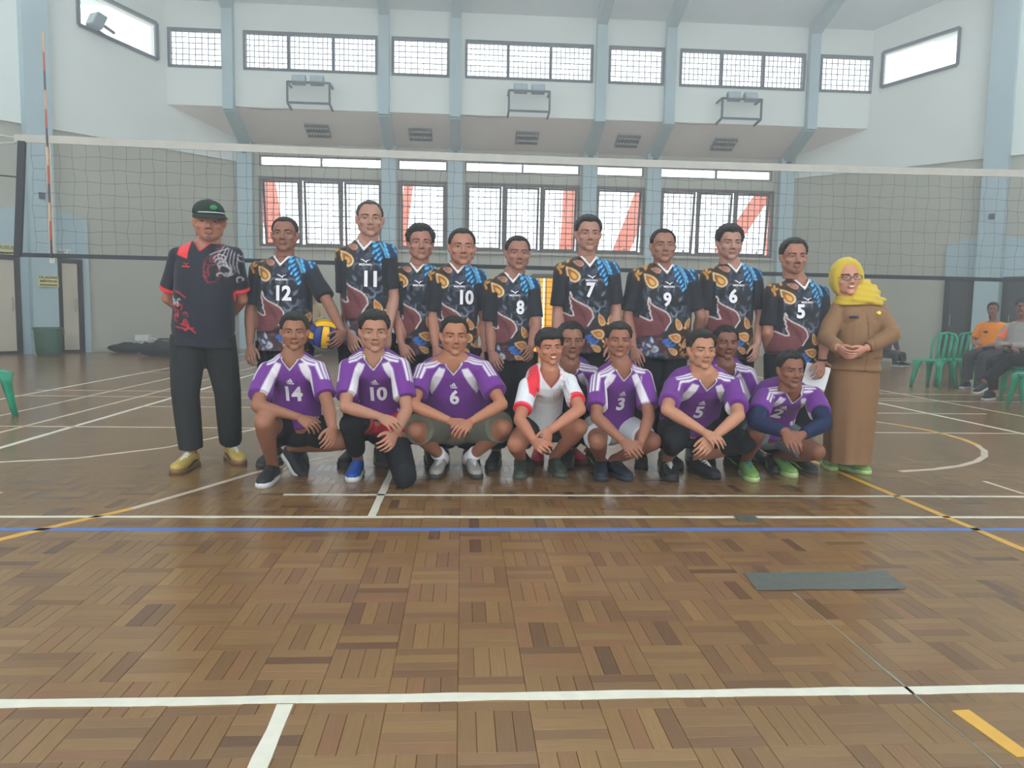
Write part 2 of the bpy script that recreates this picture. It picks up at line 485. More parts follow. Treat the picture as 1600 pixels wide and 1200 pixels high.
for k_, (x0_, x1_) in enumerate(zip(edges_, edges_[1:])):
    m = MB(); y0_, y1_ = SK0, SK1
    m.add([(x0_ + .2, y1_, roof_z(y1_) + .1), (x1_ - .2, y1_, roof_z(y1_) + .1), (x1_ - .2, y0_, roof_z(y0_) + .1), (x0_ + .2, y0_, roof_z(y0_) + .1)], [(0, 1, 2, 3)])
    struct(m.build(next_win(), glass_mat('added_skylight_sheet', (.95, .97, .98), .04)), 'made-up skylight sheet number %d of the roof, above the picture' % (k_ + 1), 'skylight')

# wall pillars with the blue gabled door portals
M_door = mat('beige_door', (206, 196, 178), .5, .4, var=.06, scale=2)
M_doord = mat('dark_door', (62, 66, 70), .5, .4, var=.1, scale=3)
M_frame = mat('door_frame_black', (52, 46, 46), .5, .3)
def on_wall(side, px, py):
    o, d, n, pn, pc = angled_wall(side)
    p = at_plane(px, py, pn, pc); return (p - o).dot(d), p.z
doors = {}
for side, nm in ((-1, 'left'), (1, 'right')):
    o, d, n, pn, pc = angled_wall(side)
    P = lambda s, z, t=0.0: o + d * s + n * t + Vector((0, 0, z))
    pc_px = (64, 480) if side < 0 else (1543, 480)
    sp = on_wall(side, *pc_px)[0]
    se = on_wall(side, 138, 480)[0] if side < 0 else on_wall(side, 1474, 480)[0]
    zpk, zed = on_wall(side, *((66, 322) if side < 0 else (1546, 366)))[1], on_wall(side, *((138, 345) if side < 0 else (1474, 384)))[1]
    hw = sp - se
    st = struct(empty('wall_portal_%s' % nm), 'pale blue gabled door surround behind the %s pillar' % nm, 'door surround')
    m = MB()
    shp = [(se, 0), (se, zed), (sp, zpk), (sp + hw, zed), (sp + hw, 0)]
    A = [P(s, z, -.12) for s, z in shp]; B = [P(s, z, 0.01) for s, z in shp]
    m.add(A + B, [(0, 1, 2, 3, 4), (9, 8, 7, 6, 5)] + [(i, (i + 1) % 5, 5 + (i + 1) % 5, 5 + i) for i in range(5)])
    m.build('surround', M_blue, st)
    c = struct(empty('wall_pillar_%s' % nm), 'tall pale blue pillar on the %s angled wall' % nm, 'pillar')
    m = MB(); hwp = .25
    for q0, q1, th in ((0, 15, .34),):
        vs = [P(sp - hwp, 0, -th), P(sp + hwp, 0, -th), P(sp + hwp, 0, .02), P(sp - hwp, 0, .02)]
        m.add(vs + [v + Vector((0, 0, ZE + 3.4)) for v in vs], [(0, 3, 2, 1), (4, 5, 6, 7), (0, 1, 5, 4), (1, 2, 6, 5), (2, 3, 7, 6), (3, 0, 4, 7)])
    m.build('shaft', M_blue, c)
    m = MB(); z_ = 3.35 if side < 0 else 3.45
    vs = [P(sp - .06, z_, -.36), P(sp + .06, z_, -.36), P(sp + .06, z_, -.33), P(sp - .06, z_, -.33)]
    m.add(vs + [v + Vector((0, 0, .13)) for v in vs], [(0, 3, 2, 1), (4, 5, 6, 7), (0, 1, 5, 4), (1, 2, 6, 5), (2, 3, 7, 6), (3, 0, 4, 7)])
    m.build('junction_box', M_dark, c)
    # doors either side of the pillar
    def slab(s0, s1, z0, z1, t0, t1):
        m = MB(); vs = [P(s0, z0, t1), P(s1, z0, t1), P(s1, z0, t0), P(s0, z0, t0)]
        m.add(vs + [v + Vector((0, 0, z1 - z0)) for v in vs], [(0, 3, 2, 1), (4, 5, 6, 7), (0, 1, 5, 4), (1, 2, 6, 5), (2, 3, 7, 6), (3, 0, 4, 7)]); return m
    spans = [(on_wall(-1, 127, 480)[0], sp - .28), (sp + .42, sp + .42 + 1.15)] if side < 0 else [(on_wall(1, 1476, 480)[0], sp - .3), (sp + .3, sp + 1.3)]
    for k, (s0, s1) in enumerate(spans):
        lab = {(-1, 0): 'beige door between the left pillar and the capped man', (-1, 1): 'beige door left of the left pillar', (1, 0): 'dark door left of the right pillar', (1, 1): 'dark door right of the right pillar, behind the seated men'}[(side, k)]
        D = struct(empty('door_%d' % (len(doors) + 1)), lab, 'door'); doors[(side, k)] = D
        H = 2.12; fw = .11
        slab(s0, s0 + fw, 0, H, -.17, -.1).build('door_frame', M_frame, D); slab(s1 - fw, s1, 0, H, -.17, -.1).build('door_frame', M_frame, D); slab(s0 + fw, s1 - fw, H - fw, H, -.17, -.1).build('door_frame', M_frame, D)
        slab(s0 + fw, s1 - fw, 0.0, .07, -.165, -.1).build('kick_plate', M_frame, D)
        dp = slab(s0 + fw, s1 - fw, .07, H - fw, -.145, -.1).build('door_panel', M_door if side < 0 else M_doord, D)
        hm = MB(); hs = s0 + fw + .06
        hm.tube([P(hs, .95, -.15), P(hs, .96, -.2), P(hs, 1.2, -.2), P(hs, 1.21, -.15)], .012, 8); hm.build('handle', mat('brushed_metal', (170, 172, 172), .35, .5, .8), dp)

# notices by the doors
M_yel = mat('yellow_notice', (226, 218, 150), .7); M_ink = mat('black_ink', (40, 40, 36), .8); M_wht = mat('white_plate', (222, 226, 224), .6)
def notice(name, lab, side, px, py, w_, h_, t, lines, m):
    o, d, n, pn, pc = angled_wall(side)
    s0, z0 = on_wall(side, px, py)
    dd = -d if side < 0 else d
    O = o + d * s0 + n * t + Vector((0, 0, z0))
    mx = Matrix.Identity(4)
    for i in range(3): mx[i][0] = dd[i]; mx[i][1] = -n[i] * -1; mx[i][2] = (0, 0, 1)[i]; mx[i][3] = O[i]
    b = MB(); b.box((-w_ / 2, -.006, -h_ / 2), (w_ / 2, .006, h_ / 2), mx)
    r = b.build(name, m); tag(r, lab, 'sign')
    nl = len(lines)
    for i, (tx, sz) in enumerate(lines):
        v, f = text_mesh(tx, sz, .002)
        z = h_ / 2 - h_ * (i + .5) / nl
        tm = MB(); tm.add([mx @ Vector((a, -.009, b_ + z)) for a, b_ in v], f)
        tm.build('lettering', M_ink, r)
notice('wall_notice', 'small yellow three-line notice on the left pillar above the green bin', -1, 67, 440, .39, .24, -.36, [('DILARANG', .075), ('MEROKOK', .07), ('DI RUANGAN', .055)], M_yel)
notice('door_notice', 'yellow notice above the door at the left edge of the picture', -1, 3, 392, .40, .26, -.14, [('KHUSUS', .1), ('ATLET', .1)], M_yel)
notice('door_plate', 'small white name plate above the beige door beside the capped man', -1, 96, 395, .26, .15, -.14, [('WC 1', .1)], M_wht)

# ------------------------------------------------------------------ doorway at the back, lit from outside
dx0, dx1, dz0, dz1 = door_hole
D = struct(empty('door_5', (dx0, YL, 0)), 'open barred doorway glowing yellow between players eight and seven', 'door')
W_ = dx1 - dx0
fr = MB(); fr.box((-.05, -.05, 0), (.03, .2, dz1)); fr.box((W_ - .03, -.05, 0), (W_ + .05, .2, dz1)); fr.box((.03, -.05, dz1 - .06), (W_ - .03, .2, dz1 + .05)); fr.build('door_frame', M_brn, D)
g = MB()
for i in range(1, 3): g.bar((W_ * i / 3, .1, 0), (W_ * i / 3, .1, dz1), .02, .02)
for j in range(1, 14): g.bar((0, .12, dz1 * j / 14), (W_, .12, dz1 * j / 14), .016, .016)
g.build('grille_gate', M_wire, D)

# ------------------------------------------------------------------ outside
ground = MB(); ground.box((-60, -60, -.4), (60, 80, -.06))
struct(ground.build('ground', mat('concrete_yard', (228, 224, 214), .9, .2, var=.1, scale=.5)), 'pale concrete yard outside the hall', 'ground')
M_ext = mat('cream_render', (250, 240, 236), .9, .2, var=.05, scale=.5)
M_red = mat('red_roof_paint', (232, 96, 70), .7, .3, var=.1, scale=2)
M_yelw = mat('yellow_paint', (250, 205, 40), .7, .3, var=.06, scale=2)
def cloth_mat(name, rgb):
    m = bpy.data.materials.new(name); m.use_nodes = True; nt = m.node_tree; b = nt.nodes['Principled BSDF']
    tr = nt.nodes.new('ShaderNodeBsdfTranslucent'); mx = nt.nodes.new('ShaderNodeMixShader'); mx.inputs[0].default_value = .75
    nz = nt.nodes.new('ShaderNodeTexNoise'); nz.inputs['Scale'].default_value = 3
    cr = nt.nodes.new('ShaderNodeMixRGB'); cr.inputs[1].default_value = (*lin(*rgb), 1); cr.inputs[2].default_value = (*[c * .85 for c in lin(*rgb)], 1)
    nt.links.new(nz.outputs['Fac'], cr.inputs[0]); nt.links.new(cr.outputs[0], tr.inputs[0]); nt.links.new(cr.outputs[0], b.inputs['Base Color'])
    nt.links.new(b.outputs[0], mx.inputs[1]); nt.links.new(tr.outputs[0], mx.inputs[2]); nt.links.new(mx.outputs[0], nt.nodes['Material Output'].inputs[0]); return m
M_banner = cloth_mat('red_banner_cloth', (252, 186, 168)); M_glowcloth = cloth_mat('yellow_glowcloth', (255, 226, 60))
rack = empty('banner_rack'); tag(rack, 'post and rail rack outside the back windows hung with red cloth strips', 'rack')
m = MB(); m.tube([(-9, 23.52, 5.22), (12.4, 23.52, 5.22)], .04, 8); m.build('rail', M_dark, rack)
for x_ in (-8.9, 12.3): m = MB(); m.tube([(x_, 23.52, -.06), (x_, 23.52, 5.24)], .05, 8); m.build('post', M_dark, rack)
def banner(px0, py0, px1, py1, wpx, lab, Y=23.5):
    """strip of cloth hung outside the windows between two points"""
    p, q = at_y(px0, py0, Y), at_y(px1, py1, Y); p = p + (p - q) * ((5.24 - p.z) / (p.z - q.z)) if abs(p.z - q.z) > 1 else p; w_ = wpx * Y / FPX; n = 12; vs = []
    sd = (q - p).normalized().cross(V_((0, 1, 0)))
    for t in (0, .012):
        for i in range(n + 1):
            c = p.lerp(q, i / n)
            for j in range(5): vs.append(c + sd * w_ * (j / 4 - .5) + V_((0, t + .05 * math.sin(i * .8 + j * 1.4), 0)))
    k = (n + 1) * 5; fs = []
    for i in range(n):
        for j in range(4): a = i * 5 + j; fs += [(a, a + 5, a + 6, a + 1), (k + a, k + a + 1, k + a + 6, k + a + 5)]
    m = MB(); m.add(vs, fs); m.build('cloth_strip', M_banner, rack, True)['label'] = lab
V_ = Vector
banner(1215, 275, 1125, 400, 24, 'red cloth strip slanting outside the window nearest the woman')
banner(1018, 270, 962, 415, 26, 'red cloth strip slanting outside the window behind player seven')
banner(893, 270, 884, 415, 22, 'red cloth strip hanging outside the last pane of the middle window')
banner(412, 270, 436, 400, 28, 'red cloth strip hanging outside the window pane nearest the antenna')
banner(640, 275, 625, 400, 14, 'narrow red cloth strip outside the single window left of centre')
banner(1206, 270, 1201, 415, 10, 'thin red cloth strip at the edge of the window nearest the woman')
m = MB(); vs = []; x0_, x1_ = xl(820, 470) * 1.03 - .1, xl(849, 470) * 1.04  # translucent sheets made up to give the doorway its yellow glow
for t in (0, .02):
    for i in range(9):
        for j in range(7): vs.append((x0_ + (x1_ - x0_) * i / 8, 21.8 + t + .05 * math.sin(i * 1.3), -.06 + 2.9 * j / 6))
fs = []
for i in range(8):
    for j in range(6): a = i * 7 + j; fs += [(a, a + 7, a + 8, a + 1), (63 + a, 63 + a + 1, 63 + a + 8, 63 + a + 7)]
m.add(vs, fs); tag(m.build('glowcloth', M_glowcloth, None, True), 'bright yellow tarpaulin added outside the open doorway for its yellow glow', 'glowcloth')
m = MB(); vs = [(v[0] + (x1_ - x0_) * 1.12, v[1] + .3, v[2]) for v in vs]; m.add(vs, fs); tag(m.build('glowcloth', cloth_mat('orange_glowcloth', (255, 214, 70)), None, True), 'orange tarpaulin added behind the yellow one for the glow of the doorway', 'glowcloth')

# ------------------------------------------------------------------ haze added in the hall air to imitate lens glare
hm = bpy.data.materials.new('added_hall_haze'); hm.use_nodes = True; nt = hm.node_tree; nt.nodes.clear()
out = nt.nodes.new('ShaderNodeOutputMaterial'); vs_ = nt.nodes.new('ShaderNodeVolumeScatter'); vs_.inputs['Color'].default_value = (1, 1, 1, 1); vs_.inputs['Density'].default_value = .026; vs_.inputs['Anisotropy'].default_value = .6
nt.links.new(vs_.outputs[0], out.inputs['Volume'])
m = MB(); vs = []
for y_, a_, b_ in ((YF + .1, XL + .4, XR - .4), (YR, XL + .4, XR - .4), (YK, XL + .4, XR - .4), (YU - .3, UX0 + .5, UX1 - .5)):
    z_ = roof_z(y_) - .45; vs += [(a_, y_, .02), (b_, y_, .02), (b_, y_, z_), (a_, y_, z_)]
fs = [(0, 1, 2, 3), (15, 14, 13, 12)] + [(i * 4 + k, i * 4 + 4 + k, i * 4 + 4 + (k + 1) % 4, i * 4 + (k + 1) % 4) for i in range(3) for k in range(4)]
m.add(vs, fs); hz = m.build('added_glare_haze', hm); tag(hz, 'thin haze added in the air of the hall to imitate lens glare', 'haze', None, 'stuff')
# ------------------------------------------------------------------ parquet floor
BLK = .19; FNG = BLK / 4
def parquet_material():
    m = bpy.data.materials.new('worn_parquet'); m.use_nodes = True
    nt = m.node_tree; N = nt.nodes; L = nt.links; b = N['Principled BSDF']
    geo = N.new('ShaderNodeNewGeometry'); sep = N.new('ShaderNodeSeparateXYZ'); L.new(geo.outputs['Position'], sep.inputs[0])
    def math_(op, a, c=None):
        n = N.new('ShaderNodeMath'); n.operation = op
        for i, v in enumerate((a, c)):
            if v is None: continue
            if isinstance(v, (int, float)): n.inputs[i].default_value = v
            else: L.new(v, n.inputs[i])
        return n.outputs[0]
    x = sep.outputs[0]; y = sep.outputs[1]
    bx = math_('FLOOR', math_('DIVIDE', x, BLK)); by = math_('FLOOR', math_('DIVIDE', y, BLK))
    fx = math_('FLOOR', math_('DIVIDE', x, FNG)); fy = math_('FLOOR', math_('DIVIDE', y, FNG))
    par = math_('FLOORED_MODULO', math_('ADD', bx, by), 2)
    inv = math_('SUBTRACT', 1, par)
    ix = math_('ADD', math_('MULTIPLY', fx, par), math_('MULTIPLY', bx, inv))
    iy = math_('ADD', math_('MULTIPLY', by, par), math_('MULTIPLY', fy, inv))
    cmb = N.new('ShaderNodeCombineXYZ'); L.new(ix, cmb.inputs[0]); L.new(iy, cmb.inputs[1]); L.new(par, cmb.inputs[2])
    wn = N.new('ShaderNodeTexWhiteNoise'); wn.noise_dimensions = '3D'; L.new(cmb.outputs[0], wn.inputs[0])
    ramp = N.new('ShaderNodeValToRGB'); r = ramp.color_ramp
    cs = [(0, (104, 74, 50)), (.05, (122, 90, 60)), (.3, (134, 101, 66)), (.55, (139, 106, 68)), (.8, (144, 111, 70)), (.93, (138, 98, 66)), (1, (152, 119, 76))]
    r.elements[0].position = 0; r.elements[0].color = (*lin(*cs[0][1]), 1); r.elements[1].position = 1; r.elements[1].color = (*lin(*cs[-1][1]), 1)
    for p, c in cs[1:-1]:
        e = r.elements.new(p); e.color = (*lin(*c), 1)
    L.new(wn.outputs['Value'], ramp.inputs[0])
    # grain along the finger
    gx = math_('MULTIPLY', x, math_('ADD', math_('MULTIPLY', par, 150), 12)); gy = math_('MULTIPLY', y, math_('ADD', math_('MULTIPLY', inv, 150), 12))
    gc = N.new('ShaderNodeCombineXYZ'); L.new(gx, gc.inputs[0]); L.new(gy, gc.inputs[1]); L.new(math_('MULTIPLY', wn.outputs['Value'], 40), gc.inputs[2])
    nz = N.new('ShaderNodeTexNoise'); nz.inputs['Scale'].default_value = 1; nz.inputs['Detail'].default_value = 3; L.new(gc.outputs[0], nz.inputs['Vector'])
    big = N.new('ShaderNodeTexNoise'); big.inputs['Scale'].default_value = .9; big.inputs['Detail'].default_value = 4; L.new(geo.outputs['Position'], big.inputs['Vector'])
    f = math_('ADD', math_('ADD', math_('MULTIPLY', nz.outputs['Fac'], .25), math_('MULTIPLY', big.outputs['Fac'], .4)), .48)
    sc = N.new('ShaderNodeVectorMath'); sc.operation = 'SCALE'; L.new(ramp.outputs[0], sc.inputs[0]); L.new(f, sc.inputs['Scale'])
    L.new(sc.outputs[0], b.inputs['Base Color'])
    ro = N.new('ShaderNodeMapRange'); ro.inputs[3].default_value = .13; ro.inputs[4].default_value = .28; L.new(big.outputs['Fac'], ro.inputs[0]); L.new(ro.outputs[0], b.inputs['Roughness'])
    b.inputs['Specular IOR Level'].default_value = .32
    bp = N.new('ShaderNodeBump'); bp.inputs['Strength'].default_value = .25; bp.inputs['Distance'].default_value = .002
    L.new(nz.outputs['Fac'], bp.inputs['Height']); L.new(bp.outputs[0], b.inputs['Normal'])
    return m
M_parq = parquet_material()
PX0, PX1, PY0, PY1 = -17 * BLK, 22 * BLK, 7 * BLK, 27 * BLK
mb = MB()
mb.box((XL, YF, -.06), (XR, YL + .25, -.008))
mb.box((XL, YF, -.008), (XR, PY0, 0)); mb.box((XL, PY1, -.008), (XR, YL + .25, 0))
mb.box((XL, PY0, -.008), (PX0, PY1, 0)); mb.box((PX1, PY0, -.008), (XR, PY1, 0))
floor = struct(mb.build('floor', M_parq), 'glossy brown mosaic parquet floor with painted court lines', 'floor')
def finger_mesh(lx, ly):
    m = MB(); g = .0004; h = .008
    a, c = lx / 2 - g, ly / 2 - g; e = .0012
    vs = [(-a, -c, 0), (a, -c, 0), (a, c, 0), (-a, c, 0), (-a, -c, h - e), (a, -c, h - e), (a, c, h - e), (-a, c, h - e),
          (-a + e, -c + e, h), (a - e, -c + e, h), (a - e, c - e, h), (-a + e, c - e, h)]
    fs = [(8, 9, 10, 11)]
    for i in range(4):
        j = (i + 1) % 4; fs += [(i, j, 4 + j, 4 + i), (4 + i, 4 + j, 8 + j, 8 + i)]
    return vs, fs
fm = {0: finger_mesh(BLK, FNG), 1: finger_mesh(FNG, BLK)}
fdata = {}
for k in (0, 1):
    m = MB(); m.add(*fm[k]); fdata[k] = m.mesh('parquet_finger'); fdata[k].materials.append(M_parq)
allf = []
for bi in range(-17, 22):
    for bj in range(7, 27):
        par = (bi + bj) % 2
        for k in range(4):
            c = ((bi * 4 + k + .5) * FNG, (bj + .5) * BLK) if par else ((bi + .5) * BLK, (bj * 4 + k + .5) * FNG)
            allf.append((c[0], c[1], par))
def in_view(x, y):
    d = RC.T @ (np.array([x, y, 0]) - np.array([0, 0, CAMZ]))
    u, v = 800 + FPX * d[0] / -d[2], 600 - FPX * d[1] / -d[2]
    return -10 < u < 1610 and v < 1205
allf.sort(key=lambda t: (not in_view(t[0], t[1]), t[1] + abs(t[0]) * .02))
rest = MB()
for i, (x, y, par) in enumerate(allf):
    dz = -.008 + random.uniform(-.0006, .0003)
    if i < 300:
        o = link('parquet_finger', fdata[par], None, floor, (x, y, dz))
        o.rotation_euler = (random.uniform(-.002, .002), random.uniform(-.002, .002), 0)
    else:
        tx, ty = random.uniform(-.003, .003), random.uniform(-.003, .003)
        vs, fs = fm[par]
        rest.add([(p[0] + x, p[1] + y, p[2] + dz + p[0] * tx + p[1] * ty) for p in vs], fs)
o = rest.build('parquet_fingers', M_parq, floor); o['kind'] = 'stuff'

# painted lines
def line_mat(name, rgb, wear):
    m = mat(name, rgb, .45, .4, var=.08, scale=20)
    return m
M_lw = line_mat('white_line_paint', (208, 204, 188), .3); M_lb = line_mat('blue_line_paint', (74, 110, 176), .2); M_ly = line_mat('yellow_line_paint', (206, 156, 58), .3)
M_lf = mat('faded_line_paint', (196, 180, 158), .4, .4, var=.2, scale=8)
def fline(pts, w_, m, ragged=.003):
    """painted stripe through floor points"""
    pts = [Vector((p[0], p[1], 0)) for p in pts]
    # subdivide
    q = [pts[0]]
    for a, b in zip(pts, pts[1:]):
        n = max(1, int((b - a).length / .12))
        for i in range(1, n + 1): q.append(a.lerp(b, i / n))
    vs = []
    for i, p in enumerate(q):
        d = (q[min(i + 1, len(q) - 1)] - q[max(i - 1, 0)]).normalized(); s = Vector((-d.y, d.x, 0))
        a = w_ / 2 + random.uniform(-ragged, ragged); b = w_ / 2 + random.uniform(-ragged, ragged)
        vs += [p + s * a + Vector((0, 0, .0012)), p - s * b + Vector((0, 0, .0012)), p + s * a - Vector((0, 0, .004)), p - s * b - Vector((0, 0, .004))]
    fs = []
    for i in range(len(q) - 1):
        a = i * 4; fs += [(a, a + 1, a + 5, a + 4), (a, a + 4, a + 6, a + 2), (a + 1, a + 3, a + 7, a + 5)]
    fs += [(0, 2, 3, 1), (a + 4, a + 5, a + 7, a + 6)]
    m_ = MB(); m_.add(vs, fs); o = m_.build('court_line', m, floor); return o
fline([(-4, 1.985), (7, 1.955)], .042, M_lw)
fline([(-.455, -3), (-.455, 1.95)], .042, M_lw)
fline([(-7, 3.835), (8, 3.775)], .034, M_lw)
fline([(-7, 3.62), (8, 3.54)], .045, M_lb)
fline([(-.45, 3.82), (-.44, 9.5)], .042, M_lw)
fline([(-1.0, 4.285), (8, 4.23)], .03, M_lw)
fline([(-3.2, 4.32), (-2.55, 4.315)], .03, M_lf)
# left arc, yellow then white
AL = [at_z(*p) for p in ((-60, 862), (0, 843), (100, 819), (205, 795))]
fline(AL, .045, M_ly)
fline([at_z(*p) for p in ((205, 795), (300, 768), (400, 738), (520, 712))], .04, M_lf)
fline([at_z(*p) for p in ((-40, 726), (0, 722), (120, 716), (262, 699), (345, 682), (470, 655))], .04, M_lf)
for xx, y0, y1, w_, m_ in ((-3.37, 4.5, 20.3, .05, M_lw), (-3.78, 5.4, 20.0, .04, M_lf), (-4.36, 6, 19.5, .04, M_lf), (-5.12, 8, 19, .045, M_lw), (5.31, 2, 15, .05, M_lw), (2.6, 2.2, 5.6, .042, M_ly), (6.3, 7.0, 15, .04, M_lf)):
    fline([(xx, y0), (xx, y1)], w_, m_)
for yy, x0, x1, m_ in ((9.74, -5.3, 6.3, M_lf), (9.1, -5.3, 5.3, M_lf), (6.75, -5, 5.3, M_lf), (8.2, -3.4, 6, M_lf), (12.6, -5.2, 6, M_lf), (10.4, 5.3, 9, M_lf), (9.5, 5.3, 9.5, M_lf)):
    fline([(x0, yy), (x1, yy)], .04, m_)
ac = [(2.75 + 1.75 * math.cos(math.radians(a)), 6.68 + 1.72 * math.sin(math.radians(a))) for a in range(-150, 151, 10)]
fline(ac[7:14], .045, M_lf); fline(ac[13:18], .05, M_ly); fline(ac[17:26], .045, M_lf)
fline([at_z(1537, 752), at_z(1600, 772)], .03, M_lf)
fline([at_z(1500, 1110), at_z(1600, 1182)], .05, M_ly, .006)
seam = fline([(1.275, -1), (1.275, 2.72)], .006, mat('seam_filler', (120, 116, 100), .6))
def tape(lab, corners):
    vs = []
    n = 10; m_ = MB()
    P = [at_z(*c) for c in corners]
    for i in range(n + 1):
        for j in range(5):
            a = P[0].lerp(P[1], i / n); b = P[3].lerp(P[2], i / n); p = a.lerp(b, j / 4)
            vs.append(p + Vector((random.uniform(-.003, .003), random.uniform(-.003, .003), .0022 + random.uniform(0, .0016))))
    fs = [(i * 5 + j, (i + 1) * 5 + j, (i + 1) * 5 + j + 1, i * 5 + j + 1) for i in range(n) for j in range(4)]
    m_.add(vs, fs); o = m_.build('floor_tape', mat('grey_duct_tape', (84, 88, 80), .3, .5, var=.25, scale=30, bump=.3)); tag(o, lab, 'tape'); return o
tape('wide patch of grey tape stuck on the parquet in the near part', [(1183, 923), (1418, 921), (1384, 892), (1162, 896)])
tape('small dark tape square stuck over the far white line', [(1158, 816), (1190, 815), (1178, 806), (1144, 806)])

# ------------------------------------------------------------------ volleyball net
NY = 6.5
net = empty('volleyball_net', (0, NY, 0)); tag(net, 'volleyball net with white top tape and black cords stretched behind the group', 'net')
M_tape = mat('white_net_tape', (178, 175, 167), .8, var=.08, scale=9); M_blk = mat('black_net_tape', (48, 52, 58), .8, var=.1); M_cord = mat('black_net_cord', (74, 76, 74), .9)
XN0, XN1 = -3.36, 5.66
def ztop(x): return 2.415 - .02 * (x - XN0) / 8 - .03 * math.sin(math.pi * min(max((x - XN0) / (XN1 - XN0), 0), 1))
def zbot(x): return 1.455 - .03 * (x - XN0) / 8 - .0 * x
def band(m_, x0, x1, zf, h, th=.01, n=60, wav=0.0):
    st = []
    vs = []; 
    for i in range(n + 1):
        x = x0 + (x1 - x0) * i / n; z = zf(x); y = math.sin(i * 1.7) * wav
        vs += [(x, y - th / 2, z - h / 2), (x, y + th / 2, z - h / 2), (x, y + th / 2, z + h / 2), (x, y - th / 2, z + h / 2)]
    fs = []
    for i in range(n):
        a = i * 4; fs += [(a + k, a + (k + 1) % 4, a + 4 + (k + 1) % 4, a + 4 + k) for k in range(4)]
    fs += [(0, 3, 2, 1), (n * 4, n * 4 + 1, n * 4 + 2, n * 4 + 3)]
    m_.add(vs, fs)
m = MB(); band(m, XN0 - .26, XN1 + .1, lambda x: ztop(x) - .03, .062, .012, 70, .004); m.build('top_tape', M_tape, net)
m = MB(); band(m, XN0 - .30, XN1 + .1, zbot, .034, .01, 60); m.build('bottom_tape', M_blk, net)
m = MB(); m.bar((XN0 - .2, 0, ztop(XN0) - .05), (XN0 - .27, 0, zbot(XN0) - .01), .055, .03, up=(0, 1, 0)); m.build('end_strip', M_blk, net)
for x in (XN0, XN1):
    m = MB(); m.bar((x, 0.004, zbot(x) - .06), (x, 0.004, ztop(x)), .045, .012, up=(0, 1, 0)); m.build('side_tape', M_tape, net)
    an = empty('antenna', (x, -.012, 0)); an.parent = net
    for k in range(12):
        z0 = zbot(x) - .02 + k * .148
        m = MB(); m.tube([(0, 0, z0), (0, 0, z0 + .148)], .0075, 8)
        m.build('antenna_band', mat('antenna_red', (176, 84, 60), .5) if k % 3 == 1 else (mat('antenna_dark', (66, 60, 76), .5) if k % 3 == 0 else mat('antenna_peach', (206, 164, 128), .5)), an)
m = MB(); nx = 86; nz = 9
def wob(i, j): return (.006 * math.sin(i * 2.1 + j * 1.3) + .005 * math.sin(i * .7 + j * 2.9), .007 * math.sin(i * 1.7 + j * 2.3))
def node(i, j):
    x = XN0 - .13 + (XN1 - XN0 + .13) * i / nx; a, b = wob(i, j)
    z = zbot(x) + (ztop(x) - .06 - zbot(x)) * j / nz
    if 0 < j < nz: x += a; z += b
    return Vector((x, .008 * math.sin(i * .5 + j), z))
for j in range(1, nz):
    m.tube([node(i, j) for i in range(nx + 1)], .0015, 3)
for i in range(nx + 1):
    m.tube([node(i, j) for j in range(nz + 1)], .0013, 3, side=(0, 1, 0))
o = m.build('net_cords', M_cord, net); o['kind'] = 'stuff'
M_pole = mat('pole_paint', (120, 128, 132), .4, .5, .3)
for x, s in ((-4.55, -1), (6.6, 1)):
    m = MB(); m.tube([(x, 0, 0), (x, 0, 2.55)], .045, 14); m.tube([(x, 0, 0), (x, 0, .03)], .16, 14); m.build('pole', M_pole, net)
for (za, zb_) in ((2.39, 2.46), (2.35, 2.28), (2.08, 2.1), (1.47, 1.45)):
    m = MB(); m.tube([(XN0 - .25, 0, za), (XN0 - .6, .01, (za + zb_) / 2 + .012), (-4.5, 0, zb_)], .006, 6); m.build('rope', M_tape if za > 2.2 else M_blk, net)
    m = MB(); m.tube([(XN1 + .05, 0, za), (6.55, 0, zb_)], .006, 6); m.build('rope', M_tape if za > 2.2 else M_blk, net)

# ------------------------------------------------------------------ lamps on the upper wall and the soffit
M_lamp = mat('floodlight_body', (128, 146, 156), .5, .4); M_lens = mat('floodlight_glass', (170, 190, 198), .25, .5); M_rack = mat('rack_steel', (62, 78, 92), .5, .4)
rlab = ['leftmost', 'middle', 'rightmost']
for (cx, cy), lb in zip(((482, 145), (827, 158), (1159, 170)), rlab):
    p = at_y(cx, cy, YU - .45)
    r = empty('floodlight_rack', (p.x, YU - .45, p.z)); tag(r, lb + ' steel rack with two floodlights on the white wall', 'light', 'floodlight racks')
    m = MB(); w_ = .5; h_ = .24
    for a, b in (((-w_, 0, -h_), (w_, 0, -h_)), ((-w_, 0, h_), (w_, 0, h_)), ((-w_, 0, -h_), (-w_, 0, h_)), ((w_, 0, -h_), (w_, 0, h_)),
                 ((-w_, 0, -h_), (-w_, .45, -h_ - .05)), ((w_, 0, -h_), (w_, .45, -h_ - .05)), ((-w_, 0, h_), (-w_, .45, h_)), ((w_, 0, h_), (w_, .45, h_))):
        m.bar(a, b, .045, .045)
    m.build('frame', M_rack, r)
    for sx in (-.22, .21):
        R_ = Matrix.Translation((sx, -.02, .29)) @ Matrix.Rotation(math.radians(-25), 4, 'X')
        m = MB(); m.box((-.16, -.05, -.1), (.16, .08, .1), R_); l = m.build('lamp_housing', M_lamp, r)
        m = MB(); m.box((-.14, -.06, -.08), (.14, -.048, .08), R_); m.build('lamp_glass', M_lens, l)
    m = MB(); m.tube([(-w_, .43, -h_ - .04), (-w_ - .6, .44, -h_ - .07), (-w_ - 1.4, .44, -h_ - .02)], .008, 5); m.build('cable', M_rack, r)
slab_ = ['first', 'second', 'third', 'fourth', 'fifth']
